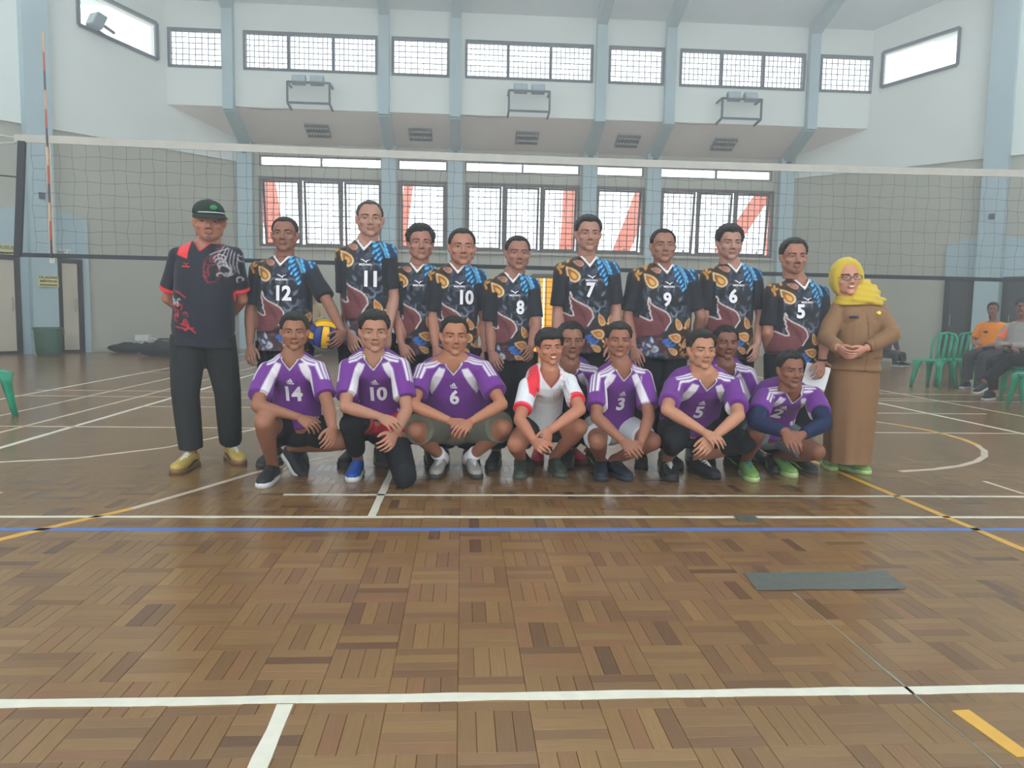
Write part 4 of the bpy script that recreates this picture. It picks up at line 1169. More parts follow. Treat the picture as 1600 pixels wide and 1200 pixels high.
def batik():
    r = Raster(); rr = random.Random(3)
    G1, G2, G3 = (60, 65, 78), (98, 105, 120), (140, 146, 160)
    for k in range(150):      # smoky scrolls over the middle
        cx, cy = rr.uniform(-.16, .17), rr.uniform(-.46, -.02)
        r.swirl(cx, cy, rr.uniform(.010, .026), rr.uniform(.4, .9), .0045, rr.choice([G1, G1, G2, G2, (40, 52, 84)]), rr.uniform(0, 360), rr.choice([-1, 1]))
    for s in (-1, 1):
        r.ring(.02 + s * .055, -.15, .03, .009, G2, 20, 200); r.ring(.02 + s * .06, -.27, .032, .010, G2, 180, 380); r.ring(.02 + s * .03, -.31, .022, .007, G3, 180, 360)
        r.ring(.02 + s * .035, -.35, .016, .006, G2); r.leaf(.02 + s * .08, -.21, .05, .02, 90 - s * 40, G2); r.leaf(.02 + s * .05, -.40, .05, .018, 90 + s * 30, G2)
    GD, GL, GE = (186, 120, 44), (214, 160, 84), (226, 198, 150)
    r.poly([(-.23, .06), (-.05, .06), (-.05, -.05), (-.09, -.12), (-.15, -.13), (-.23, -.08)], (52, 38, 28))
    r.leaf(-.115, -.085, .125, .080, 128, (150, 92, 34), GE, GL)     # big gold leaf, left shoulder
    for a, x, y in ((70, -.19, -.02), (120, -.205, -.045), (30, -.175, -.035), (150, -.15, .015), (60, -.135, .005), (100, -.19, -.07), (20, -.16, .03), (80, -.21, .0), (140, -.18, .03), (40, -.12, .03)):
        r.leaf(x, y, .042, .018, a, GL, (110, 70, 30), GD)
    r.leaf(-.075, -.012, .07, .040, 160, (120, 70, 60), (210, 160, 140), (170, 110, 90))
    BL, BM, BD = (120, 204, 236), (70, 160, 214), (30, 84, 140)
    r.poly([(.05, .06), (.23, .06), (.23, -.08), (.17, -.14), (.10, -.13), (.05, -.06)], (30, 52, 82))
    r.stroke([(.09, .02), (.12, -.03), (.135, -.08), (.14, -.14)], .005, BL)
    for k in range(7):
        t = k / 6; x, y = .085 + .06 * t, .04 - .17 * t
        r.leaf(x - .022, y - .012, .050, .019, 50, BM, BD, BL); r.leaf(x + .026, y - .004, .054, .019, 130, BM, BD, BL)
    for x, y, a in ((.19, -.03, 120), (.205, -.055, 130), (.175, .0, 110), (.19, -.09, 140), (.06, -.045, 70), (.205, .0, 100), (.18, .04, 90), (.155, .03, 80), (.06, .0, 60), (.075, -.08, 60), (.17, -.115, 130)): r.leaf(x, y, .040, .016, a, BM, BD, BL)
    # maroon wing with a pale outline
    W = [(-.125, -.205), (-.112, -.228), (-.118, -.238), (-.09, -.262), (-.055, -.280), (-.005, -.305), (.022, -.335), (.030, -.372), (.014, -.395), (-.008, -.43), (-.05, -.465), (-.26, -.485), (-.26, -.335), (-.19, -.325), (-.15, -.348), (-.118, -.364), (-.098, -.36), (-.105, -.338), (-.118, -.312), (-.112, -.30), (-.124, -.28), (-.120, -.265), (-.132, -.25)]
    r.poly(W, (112, 62, 64))
    for k in range(6): r.stroke([(-.112 + k * .004, -.26 - k * .018), (-.08 + k * .008, -.295 - k * .014), (-.02, -.345 - k * .012)], .0045, (70, 34, 38))
    for k in range(6): r.stroke([(-.26, -.37 - k * .02), (-.1, -.395 - k * .015), (-.01, -.40 - k * .01)], .004, (80, 42, 46))
    r.stroke(W[0:10], .006, (226, 214, 210)); r.stroke(W[12:] + W[:1], .006, (226, 214, 210))
    # hem: silver and blue leaves, gold cluster on the right
    for k in range(6): r.stroke([(-.26, -.50 - k * .018), (-.12, -.49 - k * .02), (.02, -.5 - k * .018)], .010, (96, 54, 56))
    for k in range(46):
        r.leaf(rr.uniform(-.23, .05), rr.uniform(-.62, -.485), .045, .02, rr.uniform(0, 360), rr.choice([(140, 150, 164), (176, 182, 190), (60, 104, 160), (70, 76, 92), (110, 66, 66), (60, 66, 80)]))
    r.poly([(.05, -.36), (.24, -.36), (.24, -.64), (.02, -.64), (.02, -.46)], (50, 34, 30))
    for x, y, L, W_, a in ((.085, -.385, .090, .050, 115), (.165, -.375, .085, .046, 65), (.06, -.48, .10, .066, 165), (.14, -.52, .07, .04, 80), (.05, -.575, .08, .045, 150), (.205, -.45, .06, .03, 60)):
        r.leaf(x, y, L, W_, a, (166, 96, 40), GE, (196, 140, 80))
    for k in range(22): r.leaf(rr.uniform(.09, .22), rr.uniform(-.62, -.41), .034, .015, rr.uniform(0, 360), rr.choice([(222, 180, 120), (196, 130, 60), (130, 76, 40)]))
    for x, y in ((.02, -.52), (.05, -.535), (.0, -.5)): r.leaf(x, y, .06, .03, 30, (54, 100, 170))
    return r
def tribal(main, accent, second=None):
    """swirls: chest on the right, belly on the left"""
    r = Raster(); rr = random.Random(11)
    for k in range(17):
        cx, cy = rr.uniform(.05, .22), rr.uniform(-.19, .02)
        r.swirl(cx, cy, rr.uniform(.022, .05), rr.uniform(.3, .7), .0042, main if cx > .11 else accent, rr.uniform(0, 360), rr.choice([-1, 1]))
    r.stroke([(.05, -.06), (.03, -.11), (.035, -.17), (.06, -.22), (.10, -.21), (.13, -.17)], .006, accent, True); r.stroke([(.06, -.05), (.1, -.02), (.15, .0)], .006, main, True)
    for k in range(6): r.stroke([(.12 + k * .018, .02 - k * .01), (.10 + k * .02, -.05 - k * .012), (.12 + k * .018, -.10 - k * .01)], .005, main, True)
    if second:
        for k in range(16):
            t = k / 15; cx, cy = -.17 + .10 * t + rr.uniform(-.03, .03), -.32 - .17 * t + rr.uniform(-.03, .04)
            r.swirl(cx, cy, rr.uniform(.016, .036), rr.uniform(.3, .8), .0052, second if t > .45 else main, rr.uniform(0, 360), rr.choice([-1, 1]))
        r.stroke([(-.15, -.28), (-.11, -.295), (-.07, -.32)], .008, second, True); r.stroke([(-.10, -.48), (-.05, -.49), (.0, -.53)], .012, second, True); r.stroke([(-.13, -.50), (-.06, -.51), (-.01, -.50)], .010, second, True)
    return r
R_BATIK = batik().soften()
R_TRIB_B = tribal((196, 190, 194), (160, 52, 64), (196, 48, 62)).soften()
R_TRIB_W = tribal((52, 50, 52), (206, 96, 96), None).soften()

M_skin = mat('skin', (0, 0, 0), .55, .35, var=.06, scale=25, attr='Col')
M_cloth = mat('jersey_cloth', (0, 0, 0), .75, .25, var=.05, scale=18, attr='Col', sheen=.1)
M_print = mat('jersey_print_white', (222, 218, 222), .7, .3, var=.04)
M_black = mat('black_cloth', (30, 32, 36), .85, .2, var=.15, scale=12)
M_navy = mat('navy_cloth', (32, 42, 72), .85, .2, var=.12, scale=12)

def isect(p, L, px, near=True):
    """point on the pixel ray at distance L from p (nearest the camera or farthest); closest approach if out of reach"""
    d = ray(*px).normalized(); oc = CP - p
    b = oc.dot(d); c = oc.dot(oc) - L * L; disc = b * b - c
    if disc <= 0:
        q = CP + d * (-b); v = (q - p)
        return p + v.normalized() * L
    s = math.sqrt(disc); t = -b - s if near else -b + s
    return CP + d * t
STAT = [(-.16, .095, .085), (-.06, .155, .112), (.06, .165, .12), (.22, .157, .114), (.40, .148, .108), (.58, .156, .115), (.75, .168, .118), (.86, .158, .105), (.94, .118, .082), (1.0, .075, .066), (1.03, .060, .058)]
def frame_from(c0, c1, r):
    up = (c1 - c0).normalized(); r = (r - up * r.dot(up)).normalized(); return r, up, r.cross(up)

def limb(mb, p, q, prof, side=None):
    """prof: list of (t, radius)"""
    mb.tube([p.lerp(q, t) for t, _ in prof], [r for _, r in prof], 14, side=side)

def skin_cols(base, lipc=None, stubble=(0, 0), head=True):
    b = np.array(lin(*base)); n = len(HEAD_CO); c = np.tile(b, (n, 1))
    lip = np.array(lipc if lipc is not None else (b * np.array([.72, .52, .52])))
    def mix(c, m, t): return c * (1 - m[:, None]) + np.array(t) * m[:, None]
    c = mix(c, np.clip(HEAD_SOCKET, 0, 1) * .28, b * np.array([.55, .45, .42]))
    c = mix(c, np.clip(HEAD_LIP, 0, 1) * .75, lip)
    c = mix(c, np.clip(HEAD_MOUTH, 0, 1) * .8, b * .12)
    c = mix(c, np.clip(HEAD_NOSTRIL, 0, 1) * .7, b * .2)
    if stubble[0]: c = mix(c, np.clip(HEAD_MOUST, 0, 1) * stubble[0], np.array(lin(40, 32, 30)))
    if stubble[1]: c = mix(c, np.clip(HEAD_BEARD, 0, 1) * stubble[1], np.array(lin(36, 28, 26)))
    return c

def wavy(co, fx, fz, seed):
    """cheap smooth cloth relief"""
    rg = np.random.RandomState(int(abs(seed) * 1000) % 9999); out = np.zeros(len(co))
    for _ in range(7):
        d = rg.normal(size=3) * np.array([fx, fx, fz]) * .9; out += np.sin(co @ d + rg.uniform(0, 6.28))
    return out / 3.2
def project_decal(bvh, verts2, tris, O, right, up, fwd, off=.003):
    out = []
    for a, b in verts2:
        s = O + right * a + up * b + fwd * .45
        h = bvh.ray_cast(s, -fwd, .8)
        if h[0] is None: out.append(s - fwd * .30)
        else: out.append(h[0] + fwd * off)
    return out

LOGO_BARS = [[(-.020, -.004), (-.0115, -.004), (-.0155, .003)], [(-.0095, -.004), (-.001, -.004), (-.0065, .0095), (-.0125, .006)], [(.001, -.004), (.0105, -.004), (.0015, .0165), (-.0045, .013)]]
LOGO_BIRD = [(-.034, .012), (-.018, .0125), (-.006, .006), (.003, -.002), (.010, .006), (.034, .012), (.016, .002), (.010, -.004), (.006, -.012), (-.001, -.006), (-.008, .001), (-.022, .004), (-.012, .0045)]

def person(S):
    H = S.get('H', 1.68); k = H / 1.70; bw = S.get('build', 1.0); pose = S['pose']; y = S['y']
    skin = tuple(min(255, c * q) for c, q in zip(S.get('skin', (150, 106, 84)), (1.10, 1.06, 1.04))); fat = S.get('fat', 1.0)
    # ---- joints
    shp = [at_y(*S['sh'][i], y + S.get('shdy', (0, 0))[i]) for i in (0, 1)]
    mid = (shp[0] + shp[1]) / 2; rt = (shp[1] - shp[0]).normalized()
    sh = [shp[i] + rt * (.050 if i == 0 else -.050) - V((0, 0, .036)) for i in (0, 1)]
    SHW = (sh[1] - sh[0]).length / 2
    feet = []
    for f in S['feet']:
        toe = at_z(*f['toe'], 0.0) if 'toe' in f else V((f['x'], f['y'], 0))
        M = Matrix.Translation(toe) @ Matrix.Rotation(math.radians(f.get('yaw', 0)), 4, 'Z') @ Matrix.Translation((0, .205, 0))
        if f.get('pitch'):
            M = M @ Matrix.Translation((0, -.12, 0)) @ Matrix.Rotation(math.radians(f['pitch']), 4, 'X') @ Matrix.Translation((0, .12, 0))
        if f.get('M'): M = f['M'](toe)
        feet.append(M)
    ank = [M @ V((0, .022, .10)) for M in feet]
    if pose == 'stand':
        Pc = V(((mid.x + (ank[0].x + ank[1].x) / 2) / 2, y + S.get('hipdy', .01), .515 * H)) + V((S.get('hipdx', 0), 0, 0))
        hip = [Pc + V((s * .088 * bw, 0, -.02)) for s in (-1, 1)]
        kn = []
        for i in (0, 1):
            q = hip[i].lerp(ank[i], .49) + V((0, -.03, 0))
            if S.get('kn'): q = V((at_y(*S['kn'][i], q.y).x, q.y, q.z))
            kn.append(q)
    else:
        Ls = .415 * k; kn = []
        for i in (0, 1):
            f = S['feet'][i]
            if f.get('kn3'): kn.append(V(f['kn3'](ank[i])))
            else: kn.append(isect(ank[i], Ls * f.get('ls', 1), f['kn'], f.get('near', True)))
        if 'pelvis' in S: Pc = V(S['pelvis'](kn, ank, y, mid))
        else:
            px = (kn[0].x + kn[1].x + ank[0].x + ank[1].x) / 4 * .5 + mid.x * .5; pz = S.get('pz', .30); best = None
            for q in range(60):
                yy = min(ank[0].y, ank[1].y) - .05 + q * .012
                e = sum(abs((V((px + s * .09, yy, pz)) - kn[i]).length - .42 * k) for i, s in ((0, -1), (1, 1)))
                if best is None or e < best[0]: best = (e, yy)
            Pc = V((px, max(best[1], y - .02), pz))
        hip = [Pc + V((s * .092 * bw, 0, -.0)) for s in (-1, 1)]
    up0 = V((0, 0, 1)) if pose == 'stand' else (mid - Pc).normalized()
    N = mid + up0 * S.get('nk', .055 if pose == 'stand' else .070) + V((0, .012, 0))
    R, U, Fw = frame_from(Pc, N, rt)
    T = (N - Pc).length
    bend = S.get('bend', 0.0 if pose == 'stand' else .05)
    def spine(t): return Pc.lerp(N, t) - Fw * bend * math.sin(math.pi * min(max(t, 0), 1))
    kw = bw * SHW / .172
    Hs = S.get('hs', 52) * y / FPX / .250
    Hc = at_y(*S['head'], y - S.get('hfwd', .035))
    yaw, pit, rol = S.get('look', (0, 0, 0))
    HR = Matrix.Rotation(math.radians(yaw), 4, 'Z') @ Matrix.Rotation(math.radians(rol), 4, 'Y') @ Matrix.Rotation(math.radians(pit), 4, 'X')
    HM = Matrix.Translation(Hc) @ HR @ Matrix.Diagonal((Hs * 1.12 * S.get('hw', 1.0), Hs, Hs, 1))
    # ---- arms
    Lu, Lf = .288 * k, .252 * k
    el, wr, hm = [], [], []
    for i in (0, 1):
        A = (S.get('arms') or [None, None])[i]; s = -1 if i == 0 else 1
        if A is None: A = {}
        if 'el3' in A: e = V(A['el3'](sh[i]))
        elif 'el' in A: e = isect(sh[i], Lu, A['el'], A.get('en', True))
        else: e = sh[i] + V((s * .045, .03, -.283)).normalized() * Lu
        if 'wr3' in A: w_ = V(A['wr3'](e, Pc))
        elif 'wr' in A: w_ = isect(e, Lf, A['wr'], A.get('wn', True))
        else: w_ = e + V((s * .01, -.07, -.24)).normalized() * Lf
        fd = (w_ - e).normalized()
        hd = V(A['hd']).normalized() if 'hd' in A else fd
        if 'tip' in A: hd = (isect(w_, .17 * k, A['tip'], A.get('tn', True)) - w_).normalized()
        n = V(A.get('n', (-s * .55, .85, 0)))
        el.append(e); wr.append(w_); hm.append((hd, n, A.get('hand', 'relax')))
    base = V((Pc.x, Pc.y, 0))
    # ---- body surface
    mb = MB()
    st = []
    for t, a, b in STAT:
        fb = fat if .0 < t < .7 else 1
        st.append((spine(t) + Fw * (.03 * (fat - 1) * 3 if .1 < t < .6 else 0), R * a * kw * (1 + (fb - 1) * .8), Fw * b * bw * fb))
    mb.loft(st, 20)
    nk = HM @ V((0, .020, -.085))
    mb.tube([N - U * .06, N + U * .01, nk, HM @ V((0, .018, -.05))], [.07 * bw, .060 * bw, .056 * Hs * S.get('neck', 1), .054 * Hs], 16)
    for i in (0, 1):
        mb.capsule(N - U * .035, sh[i] + V((0, 0, .002)), .048, .046 * bw)
        mb.ell(sh[i], (.052 * bw,) * 3)
        ab = S.get('armw', 1.0)
        limb(mb, sh[i], el[i], [(0, .048 * ab), (.3, .046 * ab), (.65, .042 * ab), (1, .037 * ab)])
        mb.ell(el[i], (.040 * ab,) * 3)
        limb(mb, el[i], wr[i], [(0, .037 * ab), (.25, .040 * ab), (.6, .033 * ab), (.9, .0265), (1, .026)])
        limb(mb, hip[i], kn[i], [(0, .090 * bw), (.3, .084 * bw), (.7, .066), (1, .055)])
        mb.ell(kn[i], (.057, .057, .057))
        limb(mb, kn[i], ank[i], [(0, .054), (.25, .056 * S.get('calf', 1)), (.5, .049), (.85, .036), (1, .037)])
        mb.ell(ank[i], (.038, .04, .04))
    co, F = remesh(mb, .0132, 2, .5)
    cols = np.tile(np.array(lin(*skin)), (len(co), 1))
    parts = [(co, F, cols)]
    # drop coarse surface inside the finely built head and hands is unnecessary: it lies below them
    hc = xf(HEAD_CO, HM); parts.append((hc, HEAD_F, skin_cols(skin, S.get('lip'), S.get('stubble', (0, 0)))))
    for i in (0, 1):
        hd, n, kind = hm[i]
        if S.get('nohand', (0, 0))[i]: continue
        n = (n - hd * n.dot(hd)).normalized(); X_ = n.cross(hd); mir = (i == 0)
        M = Matrix.Identity(4)
        sc = S.get('hand_s', .98 * k)
        for q in range(3):
            M[q][0] = X_[q] * sc * (-1 if mir else 1); M[q][1] = -n[q] * sc; M[q][2] = -hd[q] * sc; M[q][3] = wr[i][q]
        hco, hF = HANDS[kind]; hco = xf(hco, M); hF = hF[:, ::-1] if mir else hF
        parts.append((hco, hF, np.tile(np.array(lin(*skin)) * .97, (len(hco), 1))))
    off = 0; C_, F_, K_ = [], [], []
    for a, b, c in parts: C_.append(a); F_.append(b + off); K_.append(c); off += len(a)
    bo = np.array(base)
    me = np_mesh('person', np.vstack(C_) - bo, np.vstack(F_), np.vstack(K_)); me.materials.append(M_skin)
    P = link('person', me, None, None, base); tag(P, S['label'], 'person', S.get('group'))
    Minv = Matrix.Translation(-base)
    def child(name, me_, m=None, parent=P, mtx=None):
        o = link(name, me_, m, parent)
        if mtx is not None: o.matrix_local = Minv @ mtx
        return o
    def cmesh(name, co_, F_, col_, m, parent=P):
        o = link(name, np_mesh(name, co_ - bo, F_, col_), m, parent); return o
    # ---- head details
    lowd = S.get('low', False)
    for s in (-1, 1):
        child('eye', EYES[s], None, P, HM); child('eyebrow', BROWS[s], None, P, HM)
    if S.get('teeth'): child('teeth', TEETH, None, P, HM)
    if S.get('hair') is not None: child('hair', hair_mesh(**S['hair']), S.get('hairm', M_hair), P, HM)
    # ---- shoes
    if S.get('shoe'):
        um, sm, lm, fm_ = S['shoe']
        for i in (0, 1):
            mm = feet[i] @ Matrix.Diagonal((k * S.get('ss', 1), k * S.get('ss', 1), k * S.get('ss', 1), 1))
            def dat(src, m_):
                key = src.name + '|' + m_.name
                if key not in SHOE_CACHE:
                    d = src.copy(); d.materials.clear(); d.materials.append(m_); SHOE_CACHE[key] = d
                return SHOE_CACHE[key]
            u_ = child('shoe', dat(SHOE[0], um), None, P, mm)
            for nm_, src, m_ in (('sole', SHOE[1], sm), ('laces', SHOE[2], lm), ('side_stripe', SHOE[3], fm_)):
                if m_ is not None: link(nm_, dat(src, m_), None, u_)
    # ---- lower garments
    g = S.get('pants')
    if g:
        mb = MB(); kind, m_ = g[0], g[1]
        st = [(spine(t), R * (a * kw + .006), Fw * (b * bw + .006)) for t, a, b in STAT if t < .2]
        mb.loft(st, 18)
        for i in (0, 1):
            if kind == 'long':
                limb(mb, hip[i], kn[i], [(0, .105 * bw), (.5, .098 * bw), (1, .088)]); mb.ell(kn[i], (.088, .088, .088))
                e = kn[i].lerp(ank[i], .93); limb(mb, kn[i], e, [(0, .087), (.5, .084), (.9, .080), (1, .078)])
            else:
                L_ = g[2] if len(g) > 2 else .72; e = hip[i].lerp(kn[i], L_)
                limb(mb, hip[i], e, [(0, .108 * bw), (.4, .105 * bw), (.8, .094 * bw), (1, .092 * bw)])
        co, F = remesh(mb, .011, 3, .5)
        nn = vnormals(co, F); w_ = wavy(co, 9, 5, 1.0); co = co + nn * (w_ * .007)[:, None]
        cmesh(g[3] if len(g) > 3 else ('trousers' if kind == 'long' else 'shorts'), co, F, None, m_)
    for i, kp in enumerate(S.get('kneepad', (0, 0))):
        if kp:
            mb = MB(); a = kn[i].lerp(hip[i], .30 * kp); b = kn[i].lerp(ank[i], .38 * kp)
            mb.tube([a, kn[i].lerp(hip[i], .1), kn[i], kn[i].lerp(ank[i], .12), b], [.075, .076, .074, .068, .058], 16)
            mb.ell(kn[i] + V((0, -.012, 0)), (.075, .075, .078))
            co, F = remesh(mb, .009, 3); cmesh('knee_pad', co, F, None, M_black)
    for i, sk in enumerate(S.get('sock', (0, 0))):
        if sk:
            mb = MB(); a = ank[i].lerp(kn[i], .06 + .2 * sk); b = ank[i] + (ank[i] - kn[i]).normalized() * .05
            mb.tube([a, ank[i].lerp(kn[i], .06), ank[i], b], [.048, .044, .046, .045], 16); mb.build('sock', S.get('sockm', M_print), P, True); P.children[-1].location = (0, 0, 0)
            o = P.children[-1]; o.data.transform(Minv)
    # ---- shirt
    sp = S.get('shirt')
    if sp:
        shirt_part(S, sp, P, bo, dict(N=N, R=R, U=U, F=Fw, T=T, spine=spine, kw=kw, bw=bw, fat=fat, sh=sh, el=el, wr=wr, Pc=Pc, Hs=Hs, SHW=SHW, k=k, nk=nk))
    if S.get('extra'): S['extra'](dict(P=P, HM=HM, Minv=Minv, bo=bo, wr=wr, el=el, sh=sh, kn=kn, ank=ank, Pc=Pc, N=N, R=R, U=U, F=Fw, hm=hm, child=child, cmesh=cmesh, spine=spine, kw=kw, bw=bw, hip=hip, feet=feet))
    return P
SHOE_CACHE = {}

def shirt_part(S, sp, P, bo, J):
    N, R, U, Fw, spine, kw, bw, fat, sh, el = (J[q] for q in ('N', 'R', 'U', 'F', 'spine', 'kw', 'bw', 'fat', 'sh', 'el'))
    hem = sp.get('hem', -.14); loose = sp.get('loose', .016); T = J['T']
    mb = MB(); st = []
    for t, a, b in STAT:
        if t < hem - .02 or t > 1.0: continue
        aa = max(a, .158 if t < .5 else a); fb = fat if t < .7 else 1
        st.append((spine(t) + Fw * (.03 * (fat - 1) * 3 if .0 < t < .6 else 0), R * (aa * kw * (1 + (fb - 1) * .8) + loose), Fw * (max(b, .118 if t < .5 else b) * bw * fb + loose * 1.1)))
    if STAT[0][0] < hem:
        st.insert(0, (spine(hem), st[0][1] * 1.0, st[0][2] * 1.0))
    st[0] = (st[0][0], st[0][1] * sp.get('flare', 1.02), st[0][2] * 1.02)
    mb.loft(st, 24)
    mb.tube([N - U * .06, N - U * .02, N + U * .002], [.090 * bw, .074 * bw, .064 * bw], 16)
    sl = sp.get('sleeve', .66); ends = []
    for i in (0, 1):
        mb.capsule(N - U * .036, sh[i] + V((0, 0, .002)), .061, .056 * bw)
        mb.ell(sh[i], (.060 * bw,) * 3)
        e = sh[i].lerp(el[i], sl); w0 = sp.get('sw', .056) * bw; ends.append(e)
        if sl <= 1.0:
            limb(mb, sh[i], e, [(0, .060 * bw), (.5, w0 * .98), (1, w0 * 1.04)])
        else:
            w_ = J['wr'][i]; mb.ell(el[i], (.056,) * 3); limb(mb, sh[i], el[i], [(0, .062 * bw), (.6, .058 * bw), (1, .052)]); limb(mb, el[i], el[i].lerp(w_, sl - 1), [(0, .054), (.6, .048), (1, .043)])
    if sp.get('more'): sp['more'](mb, J)
    co, F = remesh(mb, sp.get('vox', .0068), 3, .5)
    nn = vnormals(co, F)
    wr_ = wavy(co, 10, 7, N.x * 7) + .5 * wavy(co, 22, 13, N.x)
    co = co + nn * (wr_ * sp.get('wrinkle', .005))[:, None]
    d = co - np.array(N); u = d @ np.array(R); v = d @ np.array(U); w_ = d @ np.array(Fw)
    front = (nn @ np.array(Fw)) > -.15
    # sleeve coordinates
    sle = np.zeros(len(co), int) - 1; q_ = np.zeros(len(co)); offf = np.zeros(len(co)); outw = np.zeros(len(co))
    for i in (0, 1):
        ax = np.array(el[i] - sh[i]); L = np.linalg.norm(ax); ax /= L
        rel = co - np.array(sh[i]); q = rel @ ax / L; dist = np.linalg.norm(rel - np.outer(q * L, ax), axis=1)
        sgn = -1 if i == 0 else 1
        m = ((q > .05) & (dist < .105) & (q < sl + .12) & (u * sgn > J['SHW'] - .035)) | ((u * sgn > J['SHW'] - .005) & (v > -.12)) | ((q > .5) & (q < sl + .12) & (dist < .098) & (u * sgn > J['SHW'] * .72)) if sl <= 1 else (u * sgn > J['SHW'] - .01)
        sle[m] = i; q_[m] = q[m]
        f = np.array(Fw) - ax * (np.array(Fw) @ ax); f /= np.linalg.norm(f)
        offf[m] = (rel @ f)[m]
    k = J['k']
    col = sp['paint'](dict(u=u / k, v=v / k, w=w_, front=front, sle=sle, q=q_, off=offf, n=len(co), sl=sl, nn=nn, U=np.array(U), F=np.array(Fw), SHW=J['SHW'], R=np.array(R), co=co))
    # neckline cut
    vd, vw = sp.get('neck', (.055, 1.2))     # depth of the V, slope of its sides
    keep = ~(front & (w_ > .0) & (v / k > -vd + np.abs(u / k) * vw) & (np.abs(u) < .07) & (v > -.12)) & ~((v > -.012) & (np.hypot(u, w_) < .058))
    fk = keep[F].all(axis=1); F2 = F[fk]
    used = np.unique(F2); mp = -np.ones(len(co), int); mp[used] = np.arange(len(used))
    me = np_mesh('shirt', co[used] - bo, mp[F2], col[used]); me.materials.append(M_cloth)
    so = link(sp.get('name', 'jersey'), me, None, P)
    bvh = BVHTree.FromPolygons([V(p) for p in co.tolist()], F.tolist())
    B = V(bo)
    def decal(name, v2, tris, u0, v0, m_, off=.0035, parent=so):
        O = N + R * u0 * k + U * v0 * k
        pts = project_decal(bvh, [(a * k, b * k) for a, b in v2], tris, O, R, U, Fw, off)
        mm = MB(); mm.add([p - B for p in pts], tris); return mm.build(name, m_, parent)
    if sp.get('num'):
        hgt = sp.get('numh', .105); u0, v0 = sp.get('numpos', (0.01, -.20)); v0 -= (.035 if S['pose'] == 'stand' else .052)
        tx = sp['num']; adv = hgt * .56
        for ci, ch in enumerate(tx):
            v2, tr = text_mesh(ch, hgt * 1.37, .0052, .90, .016)
            ys = [p[1] for p in v2]; cy = (max(ys) + min(ys)) / 2; sc_ = hgt / (max(ys) - min(ys))
            v2 = [((a * sc_), (b - cy) * sc_) for a, b in v2]
            decal('jersey_number', v2, tr, u0 + (ci - (len(tx) - 1) / 2) * adv, v0, M_print)
    if sp.get('logo') == 'bars':
        u0, v0 = sp.get('logopos', (0, -.115)); v0 -= .028
        lo = None
        mm = MB()
        for q in LOGO_BARS:
            o = decal('chest_emblem', [(a * 1.35, b * 1.35) for a, b in q], [tuple(range(len(q)))], u0, v0, M_print)
        v2, tr = text_mesh('adidas', .017, .0007, 1.0); decal('chest_lettering', v2, tr, u0, v0 - .0135, M_print)
    elif sp.get('logo') == 'bird':
        u0, v0 = sp.get('logopos', (.01, -.095)); v0 -= .035; s_ = sp.get('logos', 1.0)
        bm = bmesh.new(); vs_ = [bm.verts.new((a * s_, b * s_, 0)) for a, b in LOGO_BIRD]; f_ = bm.faces.new(vs_); bmesh.ops.triangulate(bm, faces=[f_]); bm.verts.index_update()
        tr = [tuple(q.index for q in f.verts) for f in bm.faces]; bm.free()
        decal('chest_emblem', [(a * s_, b * s_) for a, b in LOGO_BIRD], tr, u0, v0, sp.get('logom', M_print))
        v2, tr = text_mesh('MIZUNO', .017 * s_, .0007, 1.15); decal('chest_lettering', v2, tr, u0, v0 - .022 * s_, sp.get('logom', M_print))
    if sp.get('after'): sp['after'](decal, so, J)
    return so

# ---- jersey paint
def c3(*c): return np.array(lin(*c))
def soft(x, e=.0035): return np.clip(.5 + x / (2 * e), 0, 1)
def lay(col, m, c): col += (np.array(c) - col) * m[:, None]
def paint_purple(g):
    P_ = c3(106, 46, 132); W_ = c3(214, 208, 214); D_ = c3(52, 26, 70)
    col = np.tile(P_, (g['n'], 1)); u, v, au = g['u'], g['v'], np.abs(g['u'])
    # white panel from the collar to the armpit
    t = np.clip((-v - .03) / .175, 0, 1)
    lo = .050 + .062 * t + .024 * t * t; wd = .040 + .016 * np.sin(t * 3.1)
    m = g['front'] * soft(-.028 - v) * soft(v + .215) * soft(au - lo) * soft(lo + wd * np.clip((.222 + v) / .06, 0, 1) - au) * soft(.158 - au)
    lay(col, m, W_)
    # three shoulder stripes
    arm = (g['sle'] >= 0); topn = (g['nn'] @ g['U'])
    on = soft(au - .058) * (arm | (topn > .15)) * soft((g['sl'] * .60 - g['q']) * .28)
    ss = np.where(arm, g['off'], g['w'] - .004)
    outw = np.where(arm, (g['nn'] @ g['R']) * np.where(g['sle'] == 0, -1, 1) + topn, 1) > .05
    for c in (.0, .021, .042): lay(col, on * outw * soft(.0062 - np.abs(ss - c), .003), W_)
    # collar
    e = (v + .046 - np.abs(u) * 1.15)
    fr = g['front'] & (g['w'] > 0) & (au < .085) & (v > -.14)
    lay(col, fr * soft(e + .024), D_); lay(col, fr * soft(.0048 - np.abs(e + .013), .003), W_)
    return col
def paint_batik(g):
    col = np.tile(c3(30, 33, 40), (g['n'], 1)); rgb, a = R_BATIK.sample(g['u'], g['v'] + .035)
    col += (rgb - col) * (a * (g['front'] & ((g['sle'] < 0) | (g['q'] < .12))))[:, None]
    e = (g['v'] + .058 - np.abs(g['u']) * 1.25)
    lay(col, (g['front'] & (g['w'] > 0) & (np.abs(g['u']) < .075) & (g['v'] > -.11)) * soft(e + .016), c3(224, 216, 214))
    return col
